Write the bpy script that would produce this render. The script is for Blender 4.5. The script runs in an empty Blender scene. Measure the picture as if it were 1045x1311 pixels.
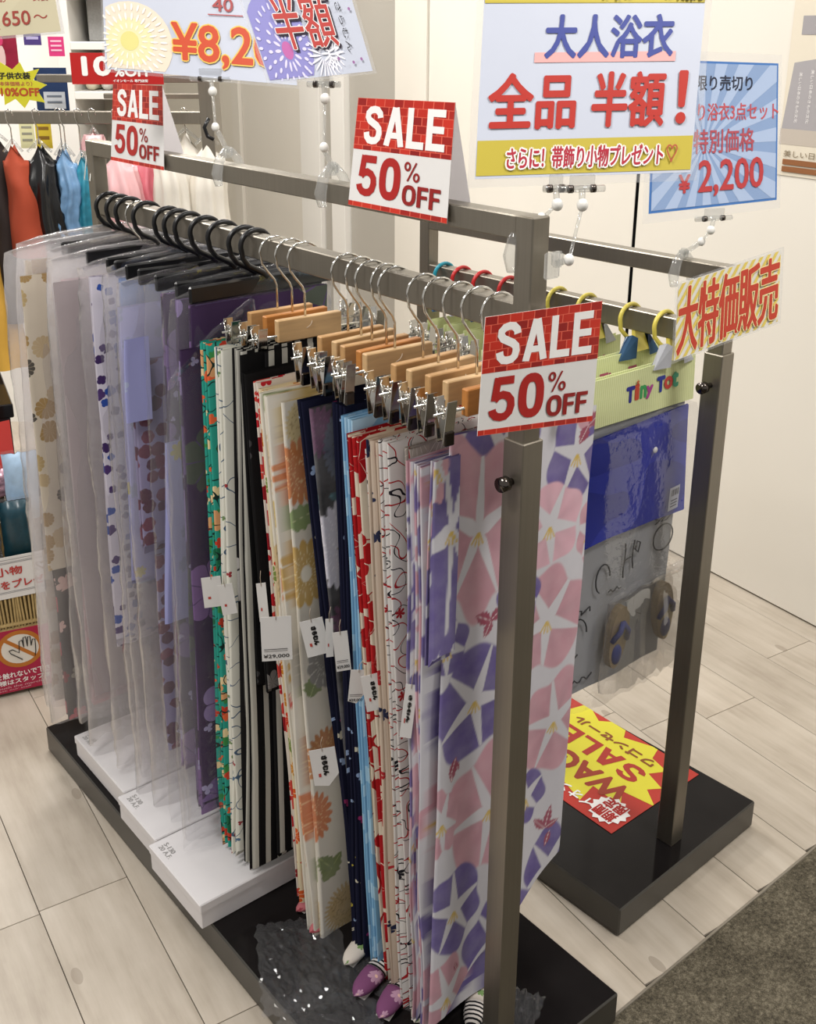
import bpy, bmesh, math, random
import numpy as np
from mathutils import Vector, Matrix
random.seed(7)
S = bpy.context.scene
COL = S.collection
R = math.radians
PI = math.pi

# ------------------------------------------------------------------ camera, light, exposure
cam = bpy.data.cameras.new('camera'); cam_ob = bpy.data.objects.new('camera', cam); COL.objects.link(cam_ob)
cam.sensor_width = 36; cam.lens = 1395.64 / 1311 * 36
cam.shift_x = (522.5 - 511.92) / 1311; cam.shift_y = (534.58 - 655.5) / 1311
cam.clip_start = 0.05
cam_ob.location = (-0.98109, -0.94604, 1.67164)
cam_ob.rotation_euler = (R(70.5868), R(-0.1487), R(-39.0591))
S.camera = cam_ob
w = bpy.data.worlds.new('shop_interior'); S.world = w; w.use_nodes = True
w.node_tree.nodes['Background'].inputs[0].default_value = (1.0, 0.965, 0.92, 1)
w.node_tree.nodes['Background'].inputs[1].default_value = 0.42
def area(name, loc, sx, sy, power, rot=(0, 0, 0), col=(1, .97, .93)):
    l = bpy.data.lights.new(name, 'AREA'); l.shape = 'RECTANGLE'; l.size = sx; l.size_y = sy; l.energy = power; l.color = col
    o = bpy.data.objects.new(name, l); COL.objects.link(o); o.location = loc; o.rotation_euler = rot; return o
area('back_fill_lamp', (-1.2, 0.2, 2.9), .5, .5, 34)
area('back_fill_lamp', (0.6, -1.0, 2.9), .5, .5, 30)
area('back_fill_lamp', (0.1, 1.6, 2.9), .6, .6, 26)
area('back_fill_lamp', (-0.6, 3.6, 2.9), .8, .8, 46)
area('back_fill_lamp', (0.9, 2.9, 2.9), .5, .5, 34)  # fill lamp, added to brighten the far walls
area('back_fill_lamp', (1.2, 0.9, 2.9), .3, .3, 9)
S.view_settings.view_transform = 'Standard'; S.view_settings.look = 'None'
S.view_settings.gamma = 1; S.view_settings.use_curve_mapping = False; S.view_settings.exposure = 0.26
S.cycles.transparent_max_bounces = 48
S.cycles.max_bounces = 10

# ------------------------------------------------------------------ node helpers and materials
def srgb(h):
    h = h.lstrip('#'); c = [int(h[i:i+2], 16) / 255 for i in (0, 2, 4)]
    return tuple((x / 12.92 if x <= .04045 else ((x + .055) / 1.055) ** 2.4) for x in c)
class NT:
    def __init__(s, name):
        s.m = bpy.data.materials.new(name); s.m.use_nodes = True; s.t = s.m.node_tree
        s.b = s.t.nodes['Principled BSDF']; s.out = s.t.nodes['Material Output']
    def n(s, typ, **kw):
        nd = s.t.nodes.new(typ)
        for k, v in kw.items(): setattr(nd, k, v)
        return nd
    def l(s, a, b): s.t.links.new(a, b)
    def put(s, sock, v):
        if isinstance(v, bpy.types.NodeSocket): s.l(v, sock)
        elif isinstance(v, (tuple, list)) and len(v) == 3 and sock.type == 'RGBA': sock.default_value = (*v, 1)
        else: sock.default_value = v
    def math(s, op, a, b=0.0, c=None):
        nd = s.n('ShaderNodeMath', operation=op); s.put(nd.inputs[0], a); s.put(nd.inputs[1], b)
        if c is not None: s.put(nd.inputs[2], c)
        return nd.outputs[0]
    def vm(s, op, a, b):
        nd = s.n('ShaderNodeVectorMath', operation=op); s.put(nd.inputs[0], a); s.put(nd.inputs[1], b); return nd.outputs[0]
    def mix(s, f, a, b):
        nd = s.n('ShaderNodeMix', data_type='RGBA'); s.put(nd.inputs[0], f); s.put(nd.inputs[6], a); s.put(nd.inputs[7], b); return nd.outputs[2]
    def ramp(s, f, stops, const=False):
        nd = s.n('ShaderNodeValToRGB'); e = nd.color_ramp.elements
        if const: nd.color_ramp.interpolation = 'CONSTANT'
        while len(e) < len(stops): e.new(.5)
        for i, (p, c) in enumerate(stops): e[i].position = p; e[i].color = (*c, 1)
        s.put(nd.inputs[0], f); return nd.outputs[0]
    def uv(s): return s.n('ShaderNodeUVMap').outputs[0]
    def obj(s): return s.n('ShaderNodeTexCoord').outputs['Object']
    def noise(s, vec, scale, detail=3, rough=.5, out=0):
        nd = s.n('ShaderNodeTexNoise'); s.put(nd.inputs['Vector'], vec); nd.inputs['Scale'].default_value = scale
        nd.inputs['Detail'].default_value = detail; nd.inputs['Roughness'].default_value = rough; return nd.outputs[out]
    def bump(s, h, st=.3, d=.001):
        nd = s.n('ShaderNodeBump'); nd.inputs['Strength'].default_value = st; nd.inputs['Distance'].default_value = d
        s.l(h, nd.inputs['Height']); s.l(nd.outputs[0], s.b.inputs['Normal'])
    def fin(s, col=None, rough=.5, metal=0, spec=.5):
        if col is not None: s.put(s.b.inputs['Base Color'], col)
        s.put(s.b.inputs['Roughness'], rough); s.b.inputs['Metallic'].default_value = metal
        s.b.inputs['Specular IOR Level'].default_value = spec
        return s.m
def plain(name, hexc, rough=.5, metal=0, spec=.5, vary=.06, scale=40):
    n = NT(name); c = srgb(hexc) if isinstance(hexc, str) else hexc
    nz = n.noise(n.obj(), scale, 4)
    col = n.mix(n.math('MULTIPLY', nz, 1.0), tuple(x * (1 - vary) for x in c), tuple(min(1, x * (1 + vary)) for x in c))
    return n.fin(col, rough, metal, spec)
def ink(name, hexc): return plain(name, hexc, .45, 0, .3, .02)
_inks = {}
def INK(h):
    if h not in _inks: _inks[h] = ink('print_ink_' + h, h)
    return _inks[h]

def mk_steel(name, c, rough=.38):
    n = NT(name); o = n.obj()
    st = n.n('ShaderNodeMapping'); n.l(o, st.inputs[0]); st.inputs['Scale'].default_value = (220, 220, 3)
    nz = n.noise(st.outputs[0], 1.0, 4); nz2 = n.noise(o, 6, 4)
    col = n.mix(n.math('ADD', n.math('MULTIPLY', nz, .5), n.math('MULTIPLY', nz2, .5)), tuple(x * .78 for x in c), tuple(x * 1.15 for x in c))
    n.bump(nz, .12, .0004)
    return n.fin(col, n.math('ADD', rough - .08, n.math('MULTIPLY', nz2, .16)), .85)
STEEL = mk_steel('brushed_steel_tube', srgb('#918a7e'))
CHROME = plain('chrome', '#d8d6d0', .12, 1.0, .5, .03)
DARKCHROME = plain('dark_reflective_clip', '#5a5450', .14, 1.0, .5, .05)
BLACKPL = plain('black_plastic', '#101012', .3, 0, .5)
WHITEPL = plain('white_plastic', '#e8e6e0', .35)
CARD = plain('white_card', '#dedcda', .5, 0, .35, .02)
CARDB = plain('card_back', '#dcd6d0', .6, 0, .3, .02)
def mk_paper():
    n = NT('thin_white_paper'); n.t.nodes.remove(n.b); d = n.n('ShaderNodeBsdfDiffuse'); d.inputs[0].default_value = (.74, .72, .74, 1); tl = n.n('ShaderNodeBsdfTranslucent'); tl.inputs[0].default_value = (.80, .77, .80, 1)
    m = n.n('ShaderNodeMixShader'); m.inputs[0].default_value = .5; n.l(d.outputs[0], m.inputs[1]); n.l(tl.outputs[0], m.inputs[2]); n.l(m.outputs[0], n.out.inputs[0]); return n.m
PAPER = mk_paper()
STRING = plain('thread', '#c9b9a6', .9)
def mk_wood(name, c):
    n = NT(name); o = n.obj(); mp = n.n('ShaderNodeMapping'); n.l(o, mp.inputs[0]); mp.inputs['Scale'].default_value = (8, 60, 90)
    nz = n.noise(mp.outputs[0], 1.0, 6, .6)
    return n.fin(n.ramp(nz, [(.25, tuple(x * .78 for x in c)), (.55, c), (.8, tuple(min(1, x * 1.15) for x in c))]), .5)
WOOD_PALE = mk_wood('pale_beech', srgb('#c9a577')); WOOD_TAN = mk_wood('tan_beech', srgb('#bd9260')); WOOD_ORANGE = mk_wood('orange_varnished_wood', srgb('#b9793a'))
def mk_gloss():
    n = NT('gloss_black_base'); nz = n.noise(n.obj(), 9, 5)
    return n.fin(n.mix(nz, (.006, .005, .005), (.016, .014, .014)), n.math('ADD', .06, n.math('MULTIPLY', nz, .07)), 0, .10)
GLOSS = mk_gloss()
def mk_side():
    n = NT('base_side_laminate'); return n.fin(n.mix(n.noise(n.obj(), 14, 4), srgb('#34322e'), srgb('#45423c')), .32, 0, .5)
SIDE = mk_side()

def film(name, tint, haze, gloss=.16, rough=.12, wr=60, white=(.8, .79, .82), bd=.003):
    """thin plastic film: mostly see-through, some milky scatter, some shine"""
    n = NT(name); t = n.t; t.nodes.remove(n.b)
    tr = n.n('ShaderNodeBsdfTransparent'); tr.inputs[0].default_value = (*tint, 1)
    df = n.n('ShaderNodeBsdfDiffuse'); df.inputs[0].default_value = (*white, 1)
    tl = n.n('ShaderNodeBsdfTranslucent'); tl.inputs[0].default_value = (*white, 1)
    a = n.n('ShaderNodeMixShader'); a.inputs[0].default_value = .5; n.l(df.outputs[0], a.inputs[1]); n.l(tl.outputs[0], a.inputs[2])
    nz = n.noise(n.obj(), 5, 3)
    b = n.n('ShaderNodeMixShader'); n.put(b.inputs[0], n.math('MULTIPLY', n.math('ADD', nz, .5), haze)); n.l(tr.outputs[0], b.inputs[1]); n.l(a.outputs[0], b.inputs[2])
    gl = n.n('ShaderNodeBsdfGlossy'); gl.inputs['Roughness'].default_value = rough
    bp = n.n('ShaderNodeBump'); bp.inputs['Strength'].default_value = .5; bp.inputs['Distance'].default_value = bd
    n.l(n.noise(n.obj(), wr, 3), bp.inputs['Height']); n.l(bp.outputs[0], gl.inputs['Normal'])
    fr = n.n('ShaderNodeFresnel'); fr.inputs[0].default_value = 1.35; n.l(bp.outputs[0], fr.inputs['Normal'])
    c = n.n('ShaderNodeMixShader'); n.put(c.inputs[0], n.math('MINIMUM', n.math('ADD', n.math('MULTIPLY', fr.outputs[0], gloss), .01), .35))
    n.l(b.outputs[0], c.inputs[1]); n.l(gl.outputs[0], c.inputs[2]); n.l(c.outputs[0], n.out.inputs[0])
    return n.m
SEMI = film('half_clear_bag', (.98, .975, .98), .13, 1.5, .08, 26, (.84, .82, .83), .005)
MILKY = film('milky_garment_bag', (.98, .975, .98), .24, 1.4, .09, 26, (.84, .82, .83), .005)
CLEAR = film('clear_film', (.97, .97, .975), .05, .16, .05, 60, (.8, .8, .82), .004)
CRINK = film('crinkled_film', (.96, .96, .965), .05, .8, .05, 14, (.8, .8, .82), .003)
LAMIN = film('laminate_film', (.99, .99, .99), .10, .5, .15, 8, (.8, .8, .82), .001)
ACRYL = film('clear_acrylic', (.95, .955, .95), .16, 1.6, .05, 12, (.82, .82, .81), .001)

def flowers(n, base, uv, scale, cols, petals=8, rmin=.25, rmax=.5, dens=.75, center=None, cr=.12, vein=None, vw=.12, seed=0.0, sharp=.5, off=(0, 0, 0)):
    """scatter of petalled motifs from cell centres, over the colour base"""
    mp = n.n('ShaderNodeMapping'); n.l(uv, mp.inputs[0]); mp.inputs['Scale'].default_value = (scale, scale, 1); mp.inputs['Location'].default_value = (seed, seed * 1.7, 0)
    v = n.n('ShaderNodeTexVoronoi', voronoi_dimensions='2D'); v.inputs['Scale'].default_value = 1; v.inputs['Randomness'].default_value = .75
    n.l(mp.outputs[0], v.inputs['Vector'])
    d = n.vm('SUBTRACT', mp.outputs[0], v.outputs['Position'])
    sp = n.n('ShaderNodeSeparateXYZ'); n.l(d, sp.inputs[0]); rc = n.n('ShaderNodeSeparateColor'); n.l(v.outputs['Color'], rc.inputs[0])
    r = n.math('SQRT', n.math('ADD', n.math('MULTIPLY', sp.outputs[0], sp.outputs[0]), n.math('MULTIPLY', sp.outputs[1], sp.outputs[1])))
    ang = n.math('ADD', n.math('ARCTAN2', sp.outputs[1], sp.outputs[0]), n.math('MULTIPLY', rc.outputs[0], 6.28))
    cs = n.math('ABSOLUTE', n.math('COSINE', n.math('MULTIPLY', ang, petals / 2)))
    prof = n.math('ADD', 1 - sharp, n.math('MULTIPLY', n.math('POWER', cs, .6), sharp))
    Rr = n.math('ADD', rmin, n.math('MULTIPLY', rc.outputs[0], rmax - rmin))
    inside = n.math('MULTIPLY', n.math('LESS_THAN', r, n.math('MULTIPLY', Rr, prof)), n.math('LESS_THAN', rc.outputs[1], dens))
    k = len(cols); pc = n.ramp(rc.outputs[2], [(i / k, c) for i, c in enumerate(cols)], True) if k > 1 else cols[0]
    if vein is not None: pc = n.mix(n.math('LESS_THAN', cs, vw), pc, vein)
    if center is not None: pc = n.mix(n.math('LESS_THAN', r, n.math('MULTIPLY', Rr, cr)), pc, center)
    return n.mix(inside, base, pc)
def curls(n, base, uv, scale, col, width=.05, seed=0.0, lo=.5):
    """drawn line work: contours of a smooth noise"""
    mp = n.n('ShaderNodeMapping'); n.l(uv, mp.inputs[0]); mp.inputs['Location'].default_value = (seed, seed, 0)
    nz = n.noise(mp.outputs[0], scale, 0)
    return n.mix(n.math('LESS_THAN', n.math('ABSOLUTE', n.math('SUBTRACT', nz, lo)), width), base, col)
def fabric(name, base, *steps, rough=.85):
    n = NT(name); uv = n.uv(); c = srgb(base)
    bl = n.noise(uv, 9, 3); col = n.mix(bl, tuple(x * .9 for x in c), tuple(min(1, x * 1.06) for x in c))
    for st in steps:
        kind = st[0]; kw = st[1]
        kw = {k: ([srgb(x) for x in v] if k == 'cols' else srgb(v) if isinstance(v, str) else v) for k, v in kw.items()}
        if kind == 'f': col = flowers(n, col, uv, **kw)
        elif kind == 'c': col = curls(n, col, uv, **kw)
        elif kind == 's':
            sx = n.n('ShaderNodeSeparateXYZ'); n.l(uv, sx.inputs[0])
            ph = n.math('FRACT', n.math('MULTIPLY', n.math('ADD', sx.outputs[0], n.math('MULTIPLY', n.noise(uv, 6, 2), .002)), 1 / kw['pitch']))
            col = n.mix(n.math('LESS_THAN', ph, kw['duty']), col, kw['col'])
    wv = n.n('ShaderNodeTexNoise'); mp = n.n('ShaderNodeMapping'); n.l(uv, mp.inputs[0]); mp.inputs['Scale'].default_value = (900, 900, 1); n.l(mp.outputs[0], wv.inputs['Vector']); wv.inputs['Scale'].default_value = 1
    n.bump(wv.outputs[0], .25, .0006)
    return n.fin(col, rough, 0, .2)
def painted(name):
    n = NT(name); a = n.n('ShaderNodeAttribute', attribute_name='print')
    nz = n.noise(n.uv(), 25, 4); col = n.mix(n.math('MULTIPLY', nz, .22), a.outputs[0], (.9, .88, .9))
    n.bump(n.noise(n.uv(), 700, 1), .2, .0005)
    return n.fin(col, .85, 0, .2)

# ------------------------------------------------------------------ object helpers
def _link(o): COL.objects.link(o); return o
def tag(o, label=None, cat=None, group=None, kind=None):
    if label: o['label'] = label
    if cat: o['category'] = cat
    if group: o['group'] = group
    if kind: o['kind'] = kind
    return o
def thing(name, label, cat, loc=(0, 0, 0), rz=0, group=None):
    o = _link(bpy.data.objects.new(name, None)); o.location = loc; o.rotation_euler = (0, 0, rz); o.empty_display_size = .02
    return tag(o, label, cat, group)
def rootinv(p):
    M = Matrix.Identity(4)
    while p is not None:
        M = (Matrix.Translation(p.location) @ p.rotation_euler.to_matrix().to_4x4()) @ M; p = p.parent
    return M.inverted()
def mesh(verts, faces, uvs=None, smooth=False):
    me = bpy.data.meshes.new('m'); me.from_pydata([tuple(v) for v in verts], [], faces); me.update()
    if smooth: me.polygons.foreach_set('use_smooth', [True] * len(me.polygons))
    if uvs is not None:
        l = me.uv_layers.new(name='UVMap'); li = np.empty(len(me.loops), dtype=np.int32); me.loops.foreach_get('vertex_index', li)
        l.data.foreach_set('uv', np.asarray(uvs, dtype=np.float32)[li].ravel())
    return me
def put(name, me, mat, parent=None, world=True, label=None, kind=None):
    """link a mesh; world=True: vertices are world coordinates, re-expressed in the parent's frame"""
    me.name = name
    if parent is not None and world: me.transform(rootinv(parent))
    o = _link(bpy.data.objects.new(name, me)); o.parent = parent
    for m in (mat if isinstance(mat, (list, tuple)) else [mat]): me.materials.append(m)
    if label: o['label'] = label
    if kind: o['kind'] = kind
    return o
def boxm(c, s, bev=0.0, rz=0, tilt=None, seg=1):
    bm = bmesh.new(); bmesh.ops.create_cube(bm, size=1)
    for v in bm.verts: v.co = Vector((v.co.x * s[0], v.co.y * s[1], v.co.z * s[2]))
    if bev: bmesh.ops.bevel(bm, geom=bm.edges[:], offset=bev, segments=seg, affect='EDGES')
    M = Matrix.Translation(c) @ Matrix.Rotation(rz, 4, 'Z')
    if tilt: M = M @ Matrix.Rotation(tilt[1], 4, tilt[0])
    bm.transform(M); me = bpy.data.meshes.new('b'); bm.to_mesh(me); bm.free(); return me
def bx(x0, x1, y0, y1, z0, z1, bev=0.0): return boxm(((x0+x1)/2, (y0+y1)/2, (z0+z1)/2), (x1-x0, y1-y0, z1-z0), bev)
def join(*ms):
    bm = bmesh.new()
    for m in ms: bm.from_mesh(m)
    me = bpy.data.meshes.new('j'); bm.to_mesh(me); bm.free()
    return me
def smooth(me): me.polygons.foreach_set('use_smooth', [True] * len(me.polygons)); return me
def tube(pts, r, n=8, caps=True):
    P = [Vector(p) for p in pts]; vs = []; fs = []; rr = r if isinstance(r, (list, tuple)) else [r] * len(P)
    up = Vector((0, 1, 0)) if abs((P[1] - P[0]).normalized().y) < .9 else Vector((1, 0, 0)); a = None
    for i, p in enumerate(P):
        t = (P[min(i+1, len(P)-1)] - P[max(i-1, 0)]).normalized()
        if a is None: a = (up - t * up.dot(t)).normalized()
        else: a = (a - t * a.dot(t)).normalized()
        b = t.cross(a)
        for k in range(n): an = 2 * PI * k / n; vs.append(p + (a * math.cos(an) + b * math.sin(an)) * rr[i])
    for i in range(len(P) - 1):
        for k in range(n): fs.append((i*n+k, i*n+(k+1) % n, (i+1)*n+(k+1) % n, (i+1)*n+k))
    if caps: fs.append(tuple(range(n))[::-1]); fs.append(tuple((len(P)-1)*n+k for k in range(n)))
    return smooth(mesh(vs, fs))
def ball(c, r, sc=(1, 1, 1), u=12, v=8):
    bm = bmesh.new(); bmesh.ops.create_uvsphere(bm, u_segments=u, v_segments=v, radius=r)
    for q in bm.verts: q.co = Vector((q.co.x * sc[0] + c[0], q.co.y * sc[1] + c[1], q.co.z * sc[2] + c[2]))
    me = bpy.data.meshes.new('s'); bm.to_mesh(me); bm.free(); return smooth(me)
def cyl(p0, p1, r, n=16): return tube([p0, p1], r, n)
def dup(root, loc=None, label=None, rz=None):
    def cp(o, par):
        c = o.copy(); COL.objects.link(c); c.parent = par
        for ch in o.children: cp(ch, c)
        return c
    r = cp(root, None)
    if loc is not None: r.location = loc
    if rz is not None: r.rotation_euler[2] = rz
    if label: r['label'] = label
    return r

# ------------------------------------------------------------------ text and flat print
_tc = {}
def glyphs(s):
    """outline of the writing s as flat triangles: (verts Nx2, faces), bounding box scaled to 0..1"""
    if s not in _tc:
        c = bpy.data.curves.new('writing', 'FONT'); c.body = s; c.size = 1; c.resolution_u = 3
        o = bpy.data.objects.new('writing', c); COL.objects.link(o); bpy.context.view_layer.update()
        me = bpy.data.meshes.new_from_object(o.evaluated_get(bpy.context.evaluated_depsgraph_get()))
        v = np.empty(len(me.vertices) * 3); me.vertices.foreach_get('co', v); v = v.reshape(-1, 3)[:, :2]
        f = [tuple(p.vertices) for p in me.polygons]
        mn = v.min(0); sz = v.max(0) - mn
        _tc[s] = ((v - mn) / sz, f, sz[0] / sz[1]); bpy.data.objects.remove(o); bpy.data.curves.remove(c); bpy.data.meshes.remove(me)
    return _tc[s]
class Sheet:
    """a flat card given by its corners BL BR TR TL; prints are placed in its own 0..1 coordinates"""
    def __init__(s, root, BL, BR, TR, TL, bulge=0.0):
        s.root = root; s.c = [Vector(p) for p in (BL, BR, TR, TL)]; s.k = 1; s.bulge = bulge
        s.n = (s.c[1] - s.c[0]).cross(s.c[3] - s.c[0]).normalized()
        s.w = (s.c[1] - s.c[0]).length; s.h = (s.c[3] - s.c[0]).length
    def P(s, u, v, d=0.0):
        a, b, c, e = s.c; p = (a * (1-u) + b * u) * (1-v) + (e * (1-u) + c * u) * v
        return p + s.n * (d + s.bulge * math.sin(PI * u))
    def card(s, name, mat, t=.0008, u0=0, v0=0, u1=1, v1=1, d=0.0, nu=None, label=None):
        nu = nu or (8 if s.bulge else 1); vs = []; fs = []; uv = []
        for dd in (d, d - t):
            for i in range(nu + 1):
                u = u0 + (u1-u0) * i / nu
                for v in (v0, v1): vs.append(s.P(u, v, dd)); uv.append((u, v))
        o = 2 * (nu + 1)
        for i in range(nu): a = 2*i; fs += [(a, a+2, a+3, a+1), (o+a, o+a+1, o+a+3, o+a+2), (a, o+a, o+a+2, a+2), (a+1, a+3, o+a+3, o+a+1)]
        fs += [(0, 1, o+1, o), (2*nu, o+2*nu, o+2*nu+1, 2*nu+1)]
        return put(name, mesh(vs, fs, uv), mat, s.root, label=label)
    def poly(s, name, polys, mat, lift=None):
        if lift is None: s.k += 1; lift = s.k * .00025
        vs = []; fs = []
        for pl in polys: b = len(vs); vs += [s.P(u, v, lift) for u, v in pl]; fs.append(tuple(range(b, b + len(pl))))
        return put(name, mesh(vs, fs), mat, s.root)
    def rect(s, name, u0, v0, u1, v1, mat):
        nu = 8 if s.bulge else 1; q = [[(u0+(u1-u0)*i/nu, v0), (u0+(u1-u0)*(i+1)/nu, v0), (u0+(u1-u0)*(i+1)/nu, v1), (u0+(u1-u0)*i/nu, v1)] for i in range(nu)]
        return s.poly(name, q, mat)
    def text(s, t, box, mat, bold=0.0, rot=0, slant=0.0, name='lettering', lift=None, skew=0.0):
        """bold: stroke growth as a share of the box height (in metres on the card)"""
        if lift is None: s.k += 1; lift = s.k * .00025
        g, f, _ = glyphs(t); u0, v0, u1, v1 = box; vs = []; fs = []
        hm = abs(v1 - v0) * s.h * (1 if rot == 0 else 1)
        offs = [(0, 0)] if not bold else [(math.cos(a * PI / 4) * bold * hm, math.sin(a * PI / 4) * bold * hm) for a in range(8)] + [(0, 0)]
        for k_, (ox, oy) in enumerate(offs):
            b = len(vs)
            for x, y in g:
                if rot == 90: x, y = 1 - y, x
                elif rot == -90: x, y = y, 1 - x
                elif rot == 180: x, y = 1 - x, 1 - y
                u = u0 + (u1-u0) * (x + slant * (y - .5)) + ox / s.w; v = v0 + (v1-v0) * y + skew * (u1-u0) * x + oy / s.h
                vs.append(s.P(u, v, lift + k_ * 2e-5))
            fs += [tuple(b + i for i in q) for q in f]
        return put(name, mesh(vs, fs), mat, s.root)
def _ring(cx, cy, rx, ry, n=22): return [(cx + rx * math.cos(2*PI*k/n), cy + ry * math.sin(2*PI*k/n)) for k in range(n + 1)]
def _super(cx, cy, rx, ry, n=26, e=.78):
    f = lambda v: math.copysign(abs(v) ** e, v); return [(cx + rx * f(math.cos(2*PI*k/n)), cy + ry * f(math.sin(2*PI*k/n))) for k in range(n + 1)]
BLOCK = {  # condensed heavy sans letters as centre lines: (width, [(stroke, points)])
 'S': (.64, [(.19, [(.545, .70), (.525, .80), (.43, .89), (.32, .907), (.20, .88), (.118, .80), (.112, .71), (.17, .62), (.30, .555), (.43, .49), (.515, .41), (.53, .30), (.50, .18), (.42, .11), (.31, .093), (.20, .11), (.12, .19), (.095, .31)])]),
 'A': (.68, [(.19, [(.095, 0), (.325, .99)]), (.19, [(.585, 0), (.355, .99)]), (.15, [(.17, .28), (.51, .28)])]),
 'L': (.56, [(.19, [(.095, 0), (.095, 1)]), (.18, [(.10, .09), (.56, .09)])]),
 'E': (.58, [(.19, [(.095, 0), (.095, 1)]), (.18, [(.10, .09), (.58, .09)]), (.17, [(.10, .51), (.54, .51)]), (.18, [(.10, .91), (.57, .91)])]),
 'F': (.54, [(.19, [(.095, 0), (.095, 1)]), (.17, [(.10, .50), (.50, .50)]), (.18, [(.10, .91), (.54, .91)])]),
 'O': (.70, [(.19, _super(.35, .5, .255, .405))]), '0': (.64, [(.20, _super(.32, .5, .22, .40))]),
 '5': (.64, [(.18, [(.58, .91), (.19, .91)]), (.17, [(.195, .99), (.135, .47)]), (.18, [(.13, .49), (.21, .57), (.32, .60), (.44, .56), (.525, .46), (.54, .33), (.50, .19), (.41, .11), (.30, .093), (.19, .12), (.11, .20), (.09, .28)])]),
 '%': (.95, [(.11, _ring(.20, .76, .14, .185)), (.11, _ring(.75, .24, .14, .185)), (.10, [(.24, 0), (.71, 1)])])}
def block(s, t, box, mat, slant=0.0):
    s.k += 1; u0, v0, u1, v1 = box; vs = []; fs = []; x0 = 0.0; li = 0; tot = sum(BLOCK[c][0] for c in t) + .07 * (len(t) - 1)
    for c in t:
        wd, strokes = BLOCK[c]
        for t_, pts in strokes:
            closed = math.dist(pts[0], pts[-1]) < 1e-6; n = len(pts); b = len(vs); li += 1
            for i, (x, y) in enumerate(pts):
                a = pts[i-1] if i else (pts[-2] if closed else pts[0]); e = pts[i+1] if i < n-1 else (pts[1] if closed else pts[-1])
                dx, dy = e[0]-a[0], e[1]-a[1]; L = math.hypot(dx, dy) or 1; nx, ny = -dy/L*t_/2, dx/L*t_/2
                for sg in (1, -1):
                    X = (x0 + x + sg*nx) / tot; Y = min(1.0, max(0.0, y + sg*ny)); vs.append(s.P(u0 + (u1-u0) * X, v0 + (v1-v0) * Y, s.k * .00025 + li * 2e-5))
            fs += [(b+2*i+1, b+2*i+3, b+2*i+2, b+2*i) for i in range(n-1)]
        x0 += wd + .07
    return put('lettering', mesh(vs, fs), mat, s.root)
def burst_pts(cx, cy, ru, rv, n, inner=.7, seed=1, jit=.15):
    rr = random.Random(seed); out = []
    for i in range(2 * n):
        k = (1 if i % 2 == 0 else inner) * (1 + rr.uniform(-jit, jit)); a = PI * i / n
        out.append((cx + ru * k * math.cos(a), cy + rv * k * math.sin(a)))
    return out
def fan(pts, cx, cy): return [[(cx, cy), pts[i], pts[(i+1) % len(pts)]] for i in range(len(pts))]
def clampf(pl, u0=0.0, v0=0.0, u1=1.0, v1=1.0):
    """clip a convex polygon to the card"""
    def cut(p, f):
        o = []
        for i in range(len(p)):
            a, b = p[i], p[(i+1) % len(p)]; fa, fb = f(a), f(b)
            if fa >= 0: o.append(a)
            if fa * fb < 0: t = fa / (fa - fb); o.append((a[0] + (b[0]-a[0])*t, a[1] + (b[1]-a[1])*t))
        return o
    for f in (lambda q: q[0]-u0, lambda q: u1-q[0], lambda q: q[1]-v0, lambda q: v1-q[1]):
        if len(pl) < 3: return []
        pl = cut(pl, f)
    return pl if len(pl) >= 3 else []
def petals(cx, cy, r0, r1, n, w, asp, ph=0):
    out = []
    for i in range(n):
        a = 2 * PI * i / n + ph; c, s_ = math.cos(a), math.sin(a); L = r1 - r0; m = (r0 + r1) / 2
        pl = [(m + L/2 * math.cos(t), w * math.sin(t)) for t in [2 * PI * k / 8 for k in range(8)]]
        q = clampf([(cx + (x*c - y*s_), cy + (x*s_ + y*c) * asp) for x, y in pl])
        if q: out.append(q)
    return out

# ------------------------------------------------------------------ the setting
th = math.atan(.126); DX, DY = math.sin(th), math.cos(th)      # floor boards and wall run along (DX, DY)
def fl(a, b): return (a * DY + b * DX, -a * DX + b * DY)          # a: across the boards, b: along them
def mk_plank():
    n = NT('pale_oak_plank'); oi = n.n('ShaderNodeObjectInfo'); o = n.obj()
    mp = n.n('ShaderNodeMapping'); n.l(o, mp.inputs[0]); mp.inputs['Scale'].default_value = (16, 1.6, 1)
    off = n.vm('ADD', mp.outputs[0], oi.outputs['Location'])
    g = n.noise(off, 1.4, 7, .62); g2 = n.noise(n.vm('ADD', o, oi.outputs['Location']), 3.2, 4, .6)
    f = n.math('ADD', n.math('MULTIPLY', g, .6), n.math('MULTIPLY', g2, .4))
    c = n.ramp(f, [(.3, srgb('#978b7c')), (.48, srgb('#b3a899')), (.62, srgb('#c0b6a8')), (.8, srgb('#cac1b4'))])
    tint = n.math('ADD', .90, n.math('MULTIPLY', oi.outputs['Random'], .14))
    cc = n.n('ShaderNodeVectorMath', operation='SCALE'); n.l(c, cc.inputs[0]); n.l(tint, cc.inputs['Scale'])
    # knots
    v = n.n('ShaderNodeTexVoronoi', voronoi_dimensions='2D'); mq = n.n('ShaderNodeMapping'); n.l(n.vm('ADD', o, oi.outputs['Location']), mq.inputs[0]); mq.inputs['Scale'].default_value = (3.5, 1.6, 1)
    n.l(mq.outputs[0], v.inputs['Vector']); v.inputs['Scale'].default_value = 1
    kn = n.math('LESS_THAN', v.outputs['Distance'], .035)
    n.bump(g, .15, .0008)
    return n.fin(n.mix(n.math('MULTIPLY', kn, .45), cc.outputs[0], srgb('#7f7263')), n.math('ADD', .32, n.math('MULTIPLY', g, .18)), 0, .4)
PLANK = mk_plank()
GROUT = plain('plank_joint_dark', '#4a443c', .9)
floor = put('floor', bx(-4.2, 4.2, -.03, 7.5, -.03, -.006), GROUT); tag(floor, kind='structure')
pitch = .1825; cache = {}
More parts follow.
